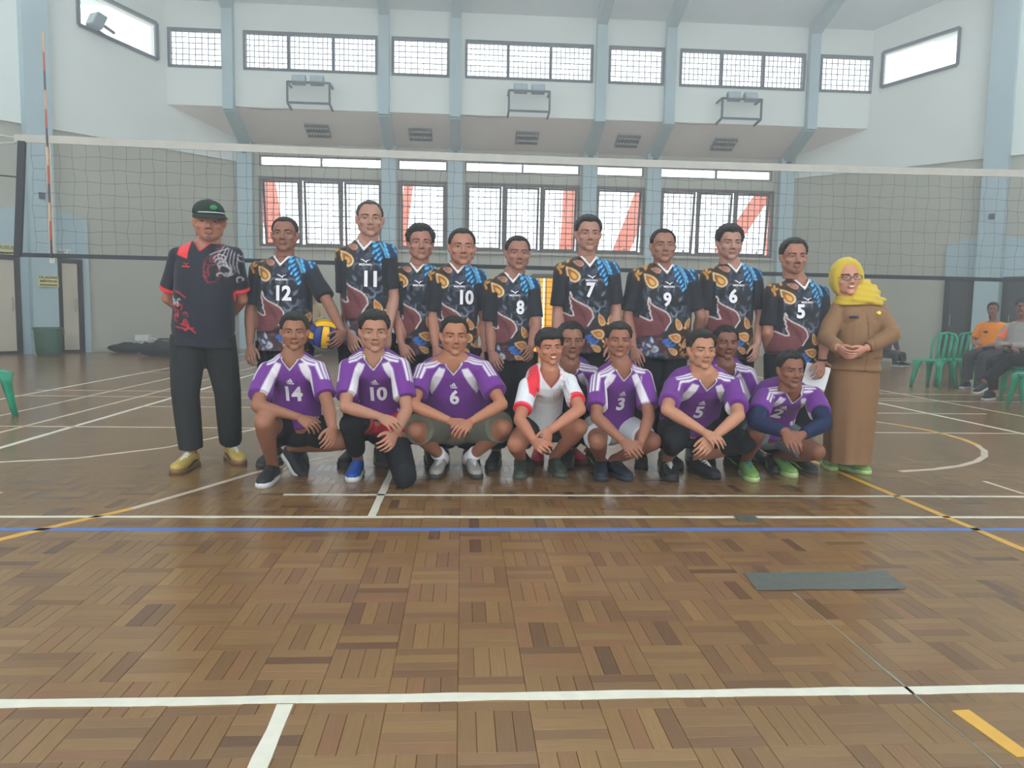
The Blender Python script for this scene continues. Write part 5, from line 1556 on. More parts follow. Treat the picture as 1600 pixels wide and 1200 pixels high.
def paint_tribal(base, red, ras, sc=1.0):
    def f(g):
        col = np.tile(c3(*base), (g['n'], 1)); u, v = g['u'], g['v']
        rgb, a = ras.sample(u * sc, v * sc + .035); col += (rgb - col) * (a * g['front'])[:, None]
        # red yoke over one shoulder, red cuffs, red collar
        lay(col, ((g['q'] < .35) & (g['front'] | (v > -.06))) * soft(-.072 - u) * soft(v + .118 - (-.072 - u) * .30) * soft(u + .150), c3(*red))
        lay(col, (g['sle'] >= 0) * soft((g['q'] - g['sl'] + .085) * .28), c3(*red))
        e = (v + .055 - np.abs(u) * 1.1)
        lay(col, (g['front'] & (g['w'] > 0) & (np.abs(u) < .08)) * soft(e + .012), c3(*red))
        return col
    return f
def paint_plain(c, cuff=None):
    def f(g):
        col = np.tile(c3(*c), (g['n'], 1)); return col
    return f
# ------------------------------------------------------------------ the cast
def shoemat(name, rgb, **k): return mat(name, rgb, k.pop('rough', .6), .4, var=.12, scale=30, **k)
S_black = (shoemat('black_shoe', (34, 36, 40)), shoemat('white_sole', (196, 196, 194)), shoemat('black_lace', (24, 24, 26)), None)
S_blackb = (shoemat('black_shoe', (34, 36, 40)), shoemat('black_sole', (26, 26, 28)), shoemat('white_lace', (214, 214, 212)), None)
S_gold = (shoemat('gold_shoe', (176, 150, 74)), shoemat('tan_sole', (120, 92, 58)), shoemat('white_lace', (214, 214, 212)), shoemat('black_shoe', (34, 36, 40)))
S_blue = (shoemat('blue_shoe', (28, 74, 150)), shoemat('white_sole', (196, 196, 194)), shoemat('blue_lace', (40, 90, 170)), None)
S_grey = (shoemat('grey_shoe', (150, 146, 140)), shoemat('dark_sole', (58, 56, 54)), shoemat('white_lace', (214, 214, 212)), shoemat('black_shoe', (34, 36, 40)))
S_olive = (shoemat('olive_shoe', (58, 66, 56)), shoemat('olive_sole', (74, 80, 70)), shoemat('olive_lace', (48, 54, 46)), None)
S_navy = (shoemat('navy_shoe', (30, 38, 52)), shoemat('navy_sole', (38, 44, 56)), shoemat('navy_lace', (26, 32, 44)), None)
S_green = (shoemat('lime_shoe', (118, 156, 82)), shoemat('pale_sole', (170, 190, 130)), shoemat('teal_lace', (24, 120, 124)), shoemat('teal_flash', (30, 130, 130)))
S_red = (shoemat('red_shoe', (188, 34, 52)), shoemat('red_sole', (90, 30, 34)), shoemat('red_lace', (170, 30, 44)), None)
S_dkgreen = (shoemat('dark_shoe', (40, 44, 42)), shoemat('dark_sole', (58, 56, 54)), shoemat('black_lace', (24, 24, 26)), shoemat('lime_flash', (150, 190, 90)))
M_greysh = mat('grey_green_shorts_cloth', (110, 110, 96), .85, .2, var=.1, scale=10)
M_greyblue = mat('grey_shorts_cloth', (104, 112, 116), .85, .2, var=.1, scale=10)
M_wsh = mat('white_shorts_cloth', (206, 208, 212), .85, .2, var=.06, scale=10)
M_redsh = mat('red_shorts_cloth', (190, 36, 60), .85, .2, var=.1)
def purple(num, **k):
    d = dict(paint=paint_purple, num=num, logo='bars', hem=.12, sleeve=.74, neck=(.046, 1.15), loose=.016, sw=.066, vox=.0063); d.update(k); return d
def bat(num, **k):
    d = dict(paint=paint_batik, num=num, logo='bird', hem=-.17, sleeve=.82, neck=(.050, 1.25), numh=.10, numpos=(.018, -.215), logopos=(.012, -.105), sw=.056, loose=.015, vox=.0062); d.update(k); return d
HS = dict  # hair styles
def stand_feet(xl_, xr_, y_): return [dict(x=xl_, y=y_, yaw=-14), dict(x=xr_, y=y_, yaw=14)]
BY = 5.15

# capped man in the black and red shirt
def cap_extra(J):
    HM = J['HM']; mb = MB(); n = 32; vs = []; fs = []
    prof = [(.0, 1.0), (.25, .985), (.5, .90), (.72, .72), (.9, .42), (1.0, .05)]
    for h, r in prof:
        for q in range(n):
            a = 2 * math.pi * q / n; vs.append((.0835 * r * math.cos(a), .016 + .101 * r * math.sin(a), .046 + .088 * h))
    for i in range(len(prof) - 1):
        for q in range(n): fs.append((i * n + q, i * n + (q + 1) % n, (i + 1) * n + (q + 1) % n, (i + 1) * n + q))
    fs.append(tuple(range(n))[::-1]); fs.append(tuple(range((len(prof) - 1) * n, len(prof) * n)))
    mb.add(vs, fs); c = J['child']('cap', mb.mesh('cap', True), mat('dark_green_cap', (34, 46, 40), .85, .2, var=.12, scale=30), J['P'], HM @ Matrix.Rotation(math.radians(20), 4, 'Z') @ Matrix.Rotation(math.radians(6), 4, 'X'))
    mb = MB(); vs = []; fs = []; m_ = 14
    for t in (0, .006):
        for i in range(m_ + 1):
            a = math.pi * (i / m_) ; x = math.cos(a)
            vs.append((.080 * x, .016 - .097 * math.sin(a) * .98, .046 + t)); vs.append((.086 * x, .012 - (.095 + .085 * math.sin(a) ** .5) * math.sin(a) ** .6, .034 + t - .012 * x * x))
    k = (m_ + 1) * 2
    for i in range(m_):
        a = i * 2; fs += [(a, a + 2, a + 3, a + 1), (k + a, k + a + 1, k + a + 3, k + a + 2), (a + 1, a + 3, k + a + 3, k + a + 1)]
    mb.add(vs, fs); link('brim', mb.mesh('brim', True), mat('dark_green_cap', (0, 0, 0)), c)
    mb = MB(); mb.ell((0, -.080, .092), (.020, .006, .016)); link('cap_badge', mb.mesh('badge', True), mat('green_embroidery', (42, 132, 66), .8), c)
    mb = MB(); mb.tube([(-.07, -.045, .058), (-.04, -.0775, .062), (0, -.088, .064), (.04, -.0775, .062), (.07, -.045, .058)], .0028, 6); link('cap_piping', mb.mesh('piping', True), M_print, c)
person(dict(pose='stand', label='standing man in a cap and a black shirt with one red shoulder', y=4.95, H=1.73, head=(327, 347), hs=62, look=(14, 4, 0),
    sh=[(266, 392), (378, 391)], arms=[dict(el=(262, 466), en=False, wr3=lambda e, p: e + V((.13, .13, -.13)), n=(0, 1, 0)), dict(el=(378, 468), en=False, wr3=lambda e, p: e + V((-.13, .13, -.13)), n=(0, 1, 0))],
    feet=[dict(toe=(272, 741), yaw=-8), dict(toe=(378, 727), yaw=34)], kn=[(290, 620), (356, 622)], skin=(150, 106, 88), stubble=(.35, .75), build=1.03, fat=1.06,
    shoe=S_gold, pants=('long', mat('charcoal_trousers', (44, 47, 48), .85, .2, var=.15, scale=10)), extra=cap_extra, hair=HS(top=.004, side=.003, front=.5, rough=.002),
    shirt=dict(paint=paint_tribal((32, 35, 44), (222, 52, 62), R_TRIB_B), hem=-.16, sleeve=.80, logo='bird', logopos=(-.075, -.115), logos=.7, logom=mat('red_print', (206, 56, 64), .7), neck=(.055, 1.1), sw=.060, name='shirt', vox=.0056)))

# players in the patterned black jerseys, back row
def armH(el, wr, **k): d = dict(el=el, wr=wr); d.update(k); return d
common = dict(pose='stand', y=BY)
def stand(**k):
    d = dict(common); d.update(k)
    x0 = (at_y(*d['sh'][0], d['y']).x + at_y(*d['sh'][1], d['y']).x) / 2 + d.pop('fx', 0)
    d.setdefault('feet', stand_feet(x0 - .14, x0 + .14, d['y'] - .14)); d.setdefault('pants', ('long', M_black)); d.setdefault('shoe', S_dkgreen)
    return person(d)
stand(label='standing player numbered twelve holding the volleyball against his side', H=1.67, head=(445, 367), hs=54, look=(2, 0, 0), sh=[(392, 414), (495, 413)], skin=(124, 88, 74),
    arms=[armH((391, 488), (391, 541), tip=(390, 572), n=(.3, .9, 0)), armH((513, 474), (536, 520), wn=True, tip=(520, 545), hand='half', n=(-.8, .1, -.4))], hair=HS(top=.004, side=.002, front=.42, rough=.002), hairm=M_hairg2, shirt=bat('12'), build=1.02, fat=1.08)
stand(label='tallest standing player, numbered eleven, with cropped grey hair', H=1.78, y=5.2, head=(578, 343), hs=56, look=(10, 2, 0), sh=[(525, 391), (618, 386)], skin=(152, 116, 102),
    arms=[armH((540, 472), (547, 524), tip=(556, 556), n=(.3, .9, 0)), armH((617, 470), (606, 520))], hair=HS(top=.005, side=.002, front=.55, rough=.002), hairm=M_hairg, shirt=bat('11', numpos=(.045, -.215)), build=1.04, fat=1.05, pants=('long', M_black))
stand(label='standing player with fluffy parted hair between numbers eleven and ten', H=1.63, y=5.25, head=(657, 381), hs=54, look=(8, 0, 0), sh=[(612, 424), (694, 424)], skin=(144, 104, 92),
    arms=[armH((620, 500), (628, 540), tip=(640, 570), n=(.3, .9, 0)), None], hair=HS(top=.022, side=.012, front=.40, rough=.010, quiff=.012, low=-.40, seed=4, part=.12), shirt=bat('', numpos=(.03, -.215)), build=.98)
stand(label='standing player numbered ten in a black patterned jersey', H=1.62, head=(722, 387), hs=57, look=(6, 2, 0), sh=[(671, 426), (760, 425)], skin=(150, 108, 92),
    arms=[armH((677, 498), (681, 545), tip=(688, 572), n=(.3, .9, 0)), None], hair=HS(top=.008, side=.003, front=.48, rough=.003), hairm=M_hairg2, shirt=bat('10', numpos=(.055, -.20)), build=1.0)
stand(label='standing player numbered eight, shortest of the patterned jerseys', H=1.58, y=5.1, head=(809, 396), hs=53, look=(5, 4, 0), sh=[(757, 442), (843, 438)], skin=(136, 98, 86),
    arms=[armH((766, 513), (768, 552), tip=(778, 580), n=(.3, .9, 0)), armH((838, 508), (829, 545), tip=(826, 560), n=(-.3, .9, 0))], hair=HS(top=.006, side=.003, front=.45, rough=.003), hairm=M_hairg2, shirt=bat('8', numpos=(.055, -.21)), build=1.0)
stand(label='standing player numbered seven in a black patterned jersey', H=1.71, head=(919, 366), hs=55, look=(2, 4, 0), sh=[(868, 416), (967, 413)], skin=(148, 112, 98),
    arms=[armH((871, 494), (869, 540), tip=(870, 570), n=(.3, .9, 0)), armH((964, 494), (957, 540), tip=(958, 570))], hair=HS(top=.016, side=.006, front=.42, rough=.005, quiff=.006), shirt=bat('7', numpos=(.005, -.19)), build=1.03)
stand(label='standing player numbered nine in a black patterned jersey', H=1.64, head=(1036, 385), hs=54, look=(-2, 0, 0), sh=[(982, 426), (1089, 426)], skin=(134, 98, 84),
    arms=[armH((980, 500), (990, 545)), armH((1096, 498), (1084, 540), wn=False)], hair=HS(top=.006, side=.003, front=.50, rough=.003), hairm=M_hairg2, shirt=bat('9', numpos=(.0, -.215)), build=1.05, fat=1.06)
stand(label='standing player numbered six in a black patterned jersey', H=1.66, head=(1140, 380), hs=54, look=(-2, 6, 0), sh=[(1096, 424), (1190, 423)], skin=(150, 116, 104),
    arms=[armH((1099, 498), (1096, 535), wn=False), armH((1190, 498), (1183, 540), tip=(1178, 568))], hair=HS(top=.020, side=.011, front=.36, rough=.007, quiff=.004, low=-.42, seed=2), shirt=bat('6', numpos=(-.022, -.20)), build=1.0)
def paper_extra(J):
    w_ = J['wr'][1]
    mb = MB(); mb.tube([w_ + V((0, 0, .02)), w_ + V((0, 0, .012))], .0335, 16); b = link('wristband', mb.mesh('wristband', True), M_black, J['P']); b.data.transform(J['Minv'])
stand(label='standing player numbered five with a moustache, holding folded paper', H=1.60, y=5.0, head=(1240, 402), hs=56, look=(-4, 3, 0), sh=[(1198, 449), (1293, 452)], skin=(142, 102, 86), stubble=(.75, .6),
    arms=[armH((1199, 520), (1202, 560), wn=False), armH((1291, 520), (1284, 566), tip=(1280, 596), hand='half', n=(-.2, .95, 0))], hair=HS(top=.016, side=.005, front=.52, rough=.006, quiff=.004, seed=8), shirt=bat('5', numpos=(-.03, -.19)), build=1.04, fat=1.07, extra=paper_extra)

# ------------------------------------------------------------------ squatting players in purple
def squat(**k):
    d = dict(pose='squat'); d.update(k); return person(d)
squat(label='squatting player numbered fourteen in a purple jersey, nearest the capped man', y=4.60, H=1.66, head=(460, 519), hs=56, look=(10, 2, 0), sh=[(405, 570), (509, 570)], skin=(132, 92, 72),
    arms=[armH((402, 634), (474, 654), tip=(500, 672), hand='half', n=(.1, .6, -.8)), armH((513, 634), (520, 672), tip=(512, 700), n=(-.5, .8, 0))],
    feet=[dict(toe=(407, 764), yaw=-4, kn=(412, 660)), dict(toe=(476, 743), yaw=40, kn=(534, 690), pitch=28)], shoe=S_black, pants=('short', M_black, .62), hair=HS(top=.018, side=.004, front=.40, rough=.006, quiff=.006, seed=1), shirt=purple('14', numpos=(0, -.175), logopos=(0, -.108)))
squat(label='player numbered ten in a purple jersey resting one black padded knee on the floor', y=4.62, H=1.72, head=(585, 519), hs=62, look=(10, 3, 0), sh=[(532, 568), (638, 564)], skin=(152, 112, 92),
    arms=[armH((540, 636), (596, 652), tip=(624, 666), hand='relax', n=(.1, .6, -.8)), armH((636, 640), (616, 680), tip=(600, 704), hand='half', n=(-.4, .85, 0))],
    feet=[dict(toe=(549, 754), yaw=-2, kn=(550, 664)), dict(toe=(603, 724), yaw=10, pitch=50, kn3=lambda a: at_z(632, 742, .075))], pelvis=lambda kn, ank, y, mid: V((mid.x, 4.85, .36)),
    shoe=S_blue, pants=('short', M_redsh, .40), kneepad=(1.9, 1.9), hair=HS(top=.020, side=.006, front=.36, rough=.006, quiff=.008, seed=5), shirt=purple('10', numpos=(.01, -.19), logopos=(0.005, -.118)))
squat(label='squatting heavy player numbered six in a purple jersey with clasped hands', y=4.72, H=1.70, head=(710, 525), hs=60, look=(8, 4, 0), sh=[(649, 573), (768, 571)], skin=(150, 104, 80), build=1.12, fat=1.14,
    arms=[armH((645, 634), (704, 658), tip=(734, 668), hand='half', n=(.2, .5, -.8)), armH((784, 632), (734, 660), tip=(712, 676), hand='half', n=(-.2, .5, -.8))],
    feet=[dict(toe=(678, 749), yaw=-10, kn=(650, 672)), dict(toe=(746, 749), yaw=10, kn=(786, 668))], shoe=S_grey, pants=('short', M_greysh, .90), sock=(.5, .5), hair=HS(top=.008, side=.005, front=.44, rough=.004), hairm=M_hairg2, shirt=purple('6', numpos=(0, -.165), logopos=(0, -.105), sleeve=.66))
squat(label='squatting player behind the one in white, purple jersey and red shoes', y=4.98, H=1.66, head=(892, 533), hs=57, look=(2, 2, 0), sh=[(838, 578), (938, 576)], skin=(132, 92, 74),
    feet=[dict(toe=(838, 727), yaw=-10, kn=(830, 650)), dict(toe=(915, 726), yaw=25, kn=(950, 652))], shoe=S_red, pants=('short', M_black, .7), hair=HS(top=.014, side=.007, front=.42, rough=.005, seed=6), shirt=purple('', numpos=(0, -.17)),
    arms=[armH((836, 645), (846, 690), en=False, wn=False), armH((940, 645), (930, 690), en=False, wn=False)])
squat(label='squatting young man in a white shirt with a red shoulder patch', y=4.66, H=1.62, head=(859, 543), hs=55, look=(10, 3, -3), sh=[(813, 597), (902, 586)], skin=(158, 108, 86), teeth=True, build=.95,
    arms=[armH((812, 656), (836, 690), tip=(856, 704), hand='grip', n=(.3, .8, -.3)), armH((906, 640), (858, 674), tip=(850, 704), hand='half', n=(-.4, .8, 0))],
    feet=[dict(toe=(812, 750), yaw=-6, kn=(806, 694)), dict(toe=(880, 748), yaw=8, kn=(906, 668))], shoe=S_olive, pants=('short', M_black, .55), hair=HS(top=.022, side=.012, front=.18, rough=.006, quiff=.006, low=-.40, seed=7),
    shirt=dict(paint=paint_tribal((214, 216, 220), (222, 50, 66), R_TRIB_W, 1.3), hem=.06, sleeve=.72, logo='bird', logopos=(-.062, -.10), logos=.75, logom=mat('red_print', (206, 56, 64), .7), neck=(.055, 1.1), sw=.062, name='shirt', vox=.0056))
squat(label='squatting player numbered three in a purple jersey and white shorts', y=4.66, H=1.66, head=(967, 532), hs=54, look=(-4, 2, 0), sh=[(922, 588), (1018, 580)], skin=(132, 90, 72), build=.97,
    arms=[armH((932, 652), (974, 690), tip=(1000, 712), hand='relax', n=(.3, .7, -.5)), armH((1014, 652), (1000, 694), wn=True, tip=(985, 715), n=(-.3, .9, 0))],
    feet=[dict(toe=(940, 753), yaw=-8, kn=(934, 690)), dict(toe=(984, 753), yaw=14, kn=(1020, 690))], shoe=S_navy, pants=('short', M_wsh, .72), hair=HS(top=.018, side=.006, front=.40, rough=.006, quiff=.004, seed=9), shirt=purple('3', numpos=(.012, -.20), logopos=(.012, -.135)))
squat(label='squatting player behind number five, only head and shoulder showing, purple jersey', y=4.98, H=1.64, head=(1134, 536), hs=53, look=(-2, 2, 0), sh=[(1086, 582), (1178, 576)], skin=(112, 76, 62), lip=None,
    feet=[dict(toe=(1085, 726), yaw=-10, kn=(1080, 655)), dict(toe=(1206, 728), yaw=20, kn=(1204, 668))], shoe=S_dkgreen, pants=('short', M_greyblue, .8), hair=HS(top=.012, side=.006, front=.40, rough=.005, seed=3), shirt=purple('', numpos=(0, -.17)),
    arms=[armH((1086, 645), (1090, 690), en=False, wn=False), armH((1180, 645), (1178, 690), en=False, wn=False)])
squat(label='squatting player numbered five in a purple jersey with black knee pads and crossed forearms', y=4.58, H=1.70, head=(1096, 547), hs=60, look=(6, 3, 0), sh=[(1040, 596), (1158, 594)], skin=(162, 118, 94), build=1.03,
    arms=[armH((1042, 640), (1102, 676), tip=(1132, 694), hand='relax', n=(.1, .6, -.8)), armH((1154, 650), (1114, 684), tip=(1090, 716), hand='relax', n=(-.3, .8, -.4))],
    feet=[dict(toe=(1052, 754), yaw=-4, kn=(1054, 688)), dict(toe=(1122, 750), yaw=18, kn=(1162, 690))], shoe=S_blackb, pants=('short', M_black, .70), kneepad=(1, 1), hair=HS(top=.018, side=.005, front=.42, rough=.005, quiff=.006, seed=10), shirt=purple('5', numpos=(-.005, -.20), logopos=(-.002, -.135)))
def navy_sleeves(J):
    for i in (0, 1):
        mb = MB(); a = J['sh'][i].lerp(J['el'][i], .45)
        mb.tube([a, J['sh'][i].lerp(J['el'][i], .8), J['el'][i], J['el'][i].lerp(J['wr'][i], .3), J['el'][i].lerp(J['wr'][i], .92)], [.058, .054, .049, .048, .036], 14); mb.ell(J['el'][i], (.049,) * 3)
        co, F = remesh(mb, .009, 3); J['cmesh']('undershirt_sleeve', co, F, None, M_navy)
squat(label='squatting player in a purple jersey over navy sleeves, with lime green shoes', y=4.62, H=1.66, head=(1235, 578), hs=57, look=(4, 6, 0), sh=[(1184, 612), (1284, 610)], skin=(120, 80, 64), hfwd=.10, bend=.07, pz=.27, nk=.04,
    arms=[armH((1180, 660), (1228, 676), tip=(1246, 706), hand='relax', n=(.3, .8, -.3)), armH((1288, 662), (1252, 680), wn=True, tip=(1226, 690), hand='half', n=(-.2, .7, -.6))],
    feet=[dict(toe=(1179, 754), yaw=-6, kn=(1182, 676)), dict(toe=(1242, 747), yaw=6, kn=(1276, 706))], shoe=S_green, pants=('short', M_greyblue, .72), extra=navy_sleeves, hair=HS(top=.014, side=.006, front=.44, rough=.006, seed=12), shirt=purple('2', numpos=(-.045, -.13), logopos=(-.035, -.075), sleeve=.62))

# ------------------------------------------------------------------ woman in khaki uniform and yellow headscarf
M_khaki = mat('khaki_uniform', (132, 98, 68), .8, .2, var=.06, scale=8)
M_scarf = mat('yellow_headscarf', (200, 170, 52), .8, .25, var=.06, scale=14, sheen=.2)
def woman_extra(J):
    HM = J['HM']; P = J['P']
    # headscarf: hood with a face opening, then folds around the neck and shoulders
    n, m_ = 48, 32; vs = []
    for i in range(m_ + 1):
        t = math.pi * i / m_
        for q in range(n):
            a = 2 * math.pi * q / n
            d = V((math.sin(t) * math.cos(a), math.sin(t) * math.sin(a), math.cos(t)))
            op = 1 - min(1, max(0, (((d.x / .84) ** 2 + ((d.z + .13) / .90) ** 2) ** .5 - .88) / .12))
            if d.y > -.12: op = 0
            th = .020 + .004 * noise.noise(d * 5) - .05 * op
            vs.append((d.x * (.079 + th), .010 + d.y * (.098 + th), .002 + d.z * (.121 + th)))
    fs = [(i * n + q, (i + 1) * n + q, (i + 1) * n + (q + 1) % n, i * n + (q + 1) % n) for i in range(m_) for q in range(n)]
    mb = MB(); mb.add(vs, fs); hood = mb.mesh('hood', True)
    sc_ = J['child']('headscarf', hood, M_scarf, P, HM)
    Nn, R, U, Fw = J['N'], J['R'], J['U'], J['F']
    mb = MB(); st = []
    for z, a, b, yo in ((.115, .078, .085, .0), (.08, .088, .094, .005), (.045, .108, .104, .012), (.01, .138, .116, .018), (-.03, .165, .124, .02), (-.055, .160, .118, .024)):
        st.append((Nn + U * z + Fw * yo - R * .004, R * a, Fw * b))
    mb.loft(st, 40)
    mb.ell(Nn + R * .07 + U * .02 + Fw * .055, (.05, .045, .045)); mb.ell(Nn + R * .115 - U * .02 + Fw * .03, (.07, .06, .03))
    mb.tube([Nn + R * .08 + U * .07 + Fw * .03, Nn + R * .09 + U * .02 + Fw * .07, Nn + R * .02 + U * -.03 + Fw * .13, Nn - R * .09 - U * .02 + Fw * .11], [.03, .035, .032, .02], 12)
    co, F = remesh(mb, .008, 2)
    rel = co - np.array(Nn); ang = np.arctan2(rel @ np.array(R), rel @ np.array(Fw)); hh = rel @ np.array(U)
    nn = vnormals(co, F); co = co + nn * (.0035 * np.sin(hh * 150 + ang * 3.0))[:, None]
    J['cmesh']('scarf_folds', co, F, None, M_scarf)
    # glasses
    mb = MB()
    for s in (-1, 1):
        c = V((s * .0325, -.098, .002)); mb.tube([c + V((.0265 * math.cos(a), 0, .017 * math.sin(a))) for a in np.linspace(0, 6.2832, 22)], .0022, 6, side=(0, 1, 0))
        mb.tube([(s * .058, -.096, .006), (s * .074, -.03, .006)], .002, 6)
    mb.tube([(-.007, -.099, .006), (0, -.102, .009), (.007, -.099, .006)], .002, 6)
    gl = J['child']('glasses', mb.mesh('glasses', True), mat('dark_glasses_frame', (70, 36, 36), .4), P, HM)
    for s in (-1, 1):
        mb = MB(); mb.ell((s * .0325, -.098, .002), (.0255, .001, .0165), n=20, m=8); link('lens', mb.mesh('lens', True), glass_mat('lens_glass', (.94, .94, .94), .03), gl)
    # skirt
    mb = MB(); Pc = J['Pc']; st = []
    for z, a, b in ((Pc.z + .03, .160, .130), (Pc.z - .1, .172, .145), (.55, .174, .15), (.3, .163, .142), (.12, .152, .134), (.075, .150, .132)):
        st.append((V((Pc.x, Pc.y - .005, z)), V((a, 0, 0)), V((0, b, 0))))
    vs = []; ns = 64; fs = []; cols = []
    lv = []
    for i in range(len(st) - 1):
        for q in range(6): lv.append((i + q / 6))
    lv.append(len(st) - 1)
    for l in lv:
        i = min(int(l), len(st) - 2); f = l - i
        c = st[i][0].lerp(st[i + 1][0], f); a = st[i][1].x * (1 - f) + st[i + 1][1].x * f; b = st[i][2].y * (1 - f) + st[i + 1][2].y * f; dn = max(0, (.8 - c.z)) / .8
        for q in range(ns):
            t = 2 * math.pi * q / ns; w_ = 1 + .05 * dn * math.sin(t * 9 + 1) + .03 * dn * math.sin(t * 5 + c.z * 2)
            vs.append(c + V((a * w_ * math.cos(t), b * w_ * math.sin(t), 0)))
    for i in range(len(lv) - 1):
        for q in range(ns): fs.append((i * ns + q, (i + 1) * ns + q, (i + 1) * ns + (q + 1) % ns, i * ns + (q + 1) % ns))
    fs.append(tuple(range((len(lv) - 1) * ns, len(lv) * ns)))
    mb = MB(); mb.add(vs, fs); o = mb.build('skirt', M_khaki, P, True); o.data.transform(J['Minv'])
def paint_khaki(g):
    col = np.tile(c3(132, 98, 68), (g['n'], 1)); u, v = g['u'], g['v']
    m = g['front'] & (np.abs(u - .0) < .0035) & (v < -.13) & (g['sle'] < 0); col[m] = c3(98, 74, 46)
    return col
def khaki_more(mb, J):
    for s in (-.075, .075):
        mb.ell(J['spine'](.70) + J['R'] * s + J['F'] * .095, (.075, .062, .07))
def khaki_after(decal, so, J):
    q = lambda a, b, c, d: [(a, b), (c, b), (c, d), (a, d)]
    def grid(a, b, c, d, n=6):
        v2 = [(a + (c - a) * i / n, b + (d - b) * j / 2) for i in range(n + 1) for j in range(3)]
        tr = [(i * 3 + j, (i + 1) * 3 + j, (i + 1) * 3 + j + 1, i * 3 + j + 1) for i in range(n) for j in range(2)]
        return v2, tr
    M_kd = mat('khaki_seam', (104, 80, 50), .8)
    for u0, w_ in ((-.10, .065), (.115, .065)):
        v2, tr = grid(-w_, -.010, w_, .010); decal('pocket_flap', v2, tr, u0, -.455, M_kd, .006)
    v2, tr = grid(-.034, -.009, .034, .009); decal('name_tag', v2, tr, -.105, -.155, mat('black_name_tag', (40, 40, 42), .4), .006)
    v2, tr = grid(-.018, -.004, .018, .005); decal('gold_badge', v2, tr, .085, -.118, mat('gold_badge_metal', (230, 196, 40), .4, .5, .4), .006)
    v2, tr = grid(-.008, -.012, .010, .012); decal('gold_badge', v2, tr, .085, -.118, mat('gold_badge_metal', (0, 0, 0)), .007)
    for v0 in (-.20, -.28, -.36):
        v2 = [(.006 * math.cos(a), .006 * math.sin(a)) for a in np.linspace(0, 6.283, 9)[:-1]]; decal('button', v2, [tuple(range(8))], 0.0, v0, M_kd, .006)
stand(label='smiling woman in a yellow headscarf and brown khaki uniform', H=1.50, y=4.95, head=(1323, 434), hs=57, look=(-6, 3, -4), sh=[(1298, 478), (1381, 476)], skin=(176, 128, 110), lip=lin(170, 70, 72), teeth=True, hw=1.02, build=1.06, fat=1.14,
    arms=[armH((1290, 528), (1312, 545), tip=(1330, 560), hand='relax', n=(.5, .6, .4)), armH((1394, 522), (1350, 546), tip=(1326, 560), hand='relax', n=(-.5, .6, .4))],
    feet=[dict(toe=(1304, 737), yaw=-12), dict(toe=(1364, 743), yaw=24)], shoe=S_green, pants=None, hair=None, extra=woman_extra, hand_s=.9,
    shirt=dict(paint=paint_khaki, hem=-.20, sleeve=1.86, neck=(.03, 1.2), name='uniform_jacket', loose=.020, flare=1.16, more=khaki_more, after=khaki_after, vox=.008, wrinkle=.006))

# ------------------------------------------------------------------ ball and paper
def ball(p, r):
    e = empty('volleyball', p); tag(e, 'yellow, blue and white volleyball tucked under the arm of player twelve', 'ball')
    B_ = mat('ball_blue', (44, 60, 128), .5, .4); Y_ = mat('ball_yellow', (232, 178, 34), .5, .4); W_ = mat('ball_white', (206, 208, 206), .5, .4)
    # six faces of three curved panels each on a sphere
    faces = [(V((1, 0, 0)), V((0, 1, 0)), V((0, 0, 1))), (V((-1, 0, 0)), V((0, 1, 0)), V((0, 0, 1))), (V((0, 1, 0)), V((0, 0, 1)), V((1, 0, 0))), (V((0, -1, 0)), V((0, 0, 1)), V((1, 0, 0))), (V((0, 0, 1)), V((1, 0, 0)), V((0, 1, 0))), (V((0, 0, -1)), V((1, 0, 0)), V((0, 1, 0)))]
    rot = Euler((.15, .1, .25)).to_matrix()
    for fi, (n, a, b) in enumerate(faces):
        for j in range(3):
            m = MB(); vs = []; fs = []; G = 9; g_ = .02
            s0, s1 = -1 + 2 * j / 3 + g_, -1 + 2 * (j + 1) / 3 - g_
            for lay in (1.0, .93):
                for x in range(G + 1):
                    for y in range(4):
                        u = math.tan((-1 + g_ + (2 - 2 * g_) * x / G) * math.pi / 4); v = math.tan((s0 + (s1 - s0) * y / 3) * math.pi / 4)
                        ed = 1 - (.02 if (y in (0, 3) or x in (0, G)) else 0)
                        vs.append(rot @ (n + a * u + b * v).normalized() * r * lay * ed)
            for x in range(G):
                for y in range(3):
                    q = x * 4 + y; fs.append((q, q + 4, q + 5, q + 1))
            k = (G + 1) * 4
            bd = [x * 4 for x in range(G + 1)] + [G * 4 + y for y in (1, 2, 3)] + [x * 4 + 3 for x in range(G - 1, -1, -1)] + [2, 1]
            for q0, q1 in zip(bd, bd[1:] + bd[:1]): fs.append((q0, q1, k + q1, k + q0))
            m.add(vs, fs); m.build('panel', (Y_ if j == 1 else B_) if fi in (0, 1, 2, 3) else (Y_ if fi == 4 else W_), e, True)
    return e
ball(at_y(507, 524, 4.98), .104)
p = at_y(1275, 588, 4.80)
mb = MB(); vs = []
for t in (0, .0015):
    for i in range(7):
        for j in range(7):
            vs.append((-.085 + .17 * i / 6, t + .012 * math.sin(i * .9) + .01 * (j / 6) ** 2, -.075 + .15 * j / 6))
fs = []
for i in range(6):
    for j in range(6):
        a = i * 7 + j; fs += [(a, a + 7, a + 8, a + 1), (49 + a, 49 + a + 1, 49 + a + 8, 49 + a + 7)]
mb.add(vs, fs); o = mb.build('paper_sheet', mat('white_paper', (214, 214, 214), .8, var=.04), None, True, p); o.rotation_euler = (.1, .22, .1)
tag(o, 'folded white sheet of paper held by player five beside the woman', 'paper')

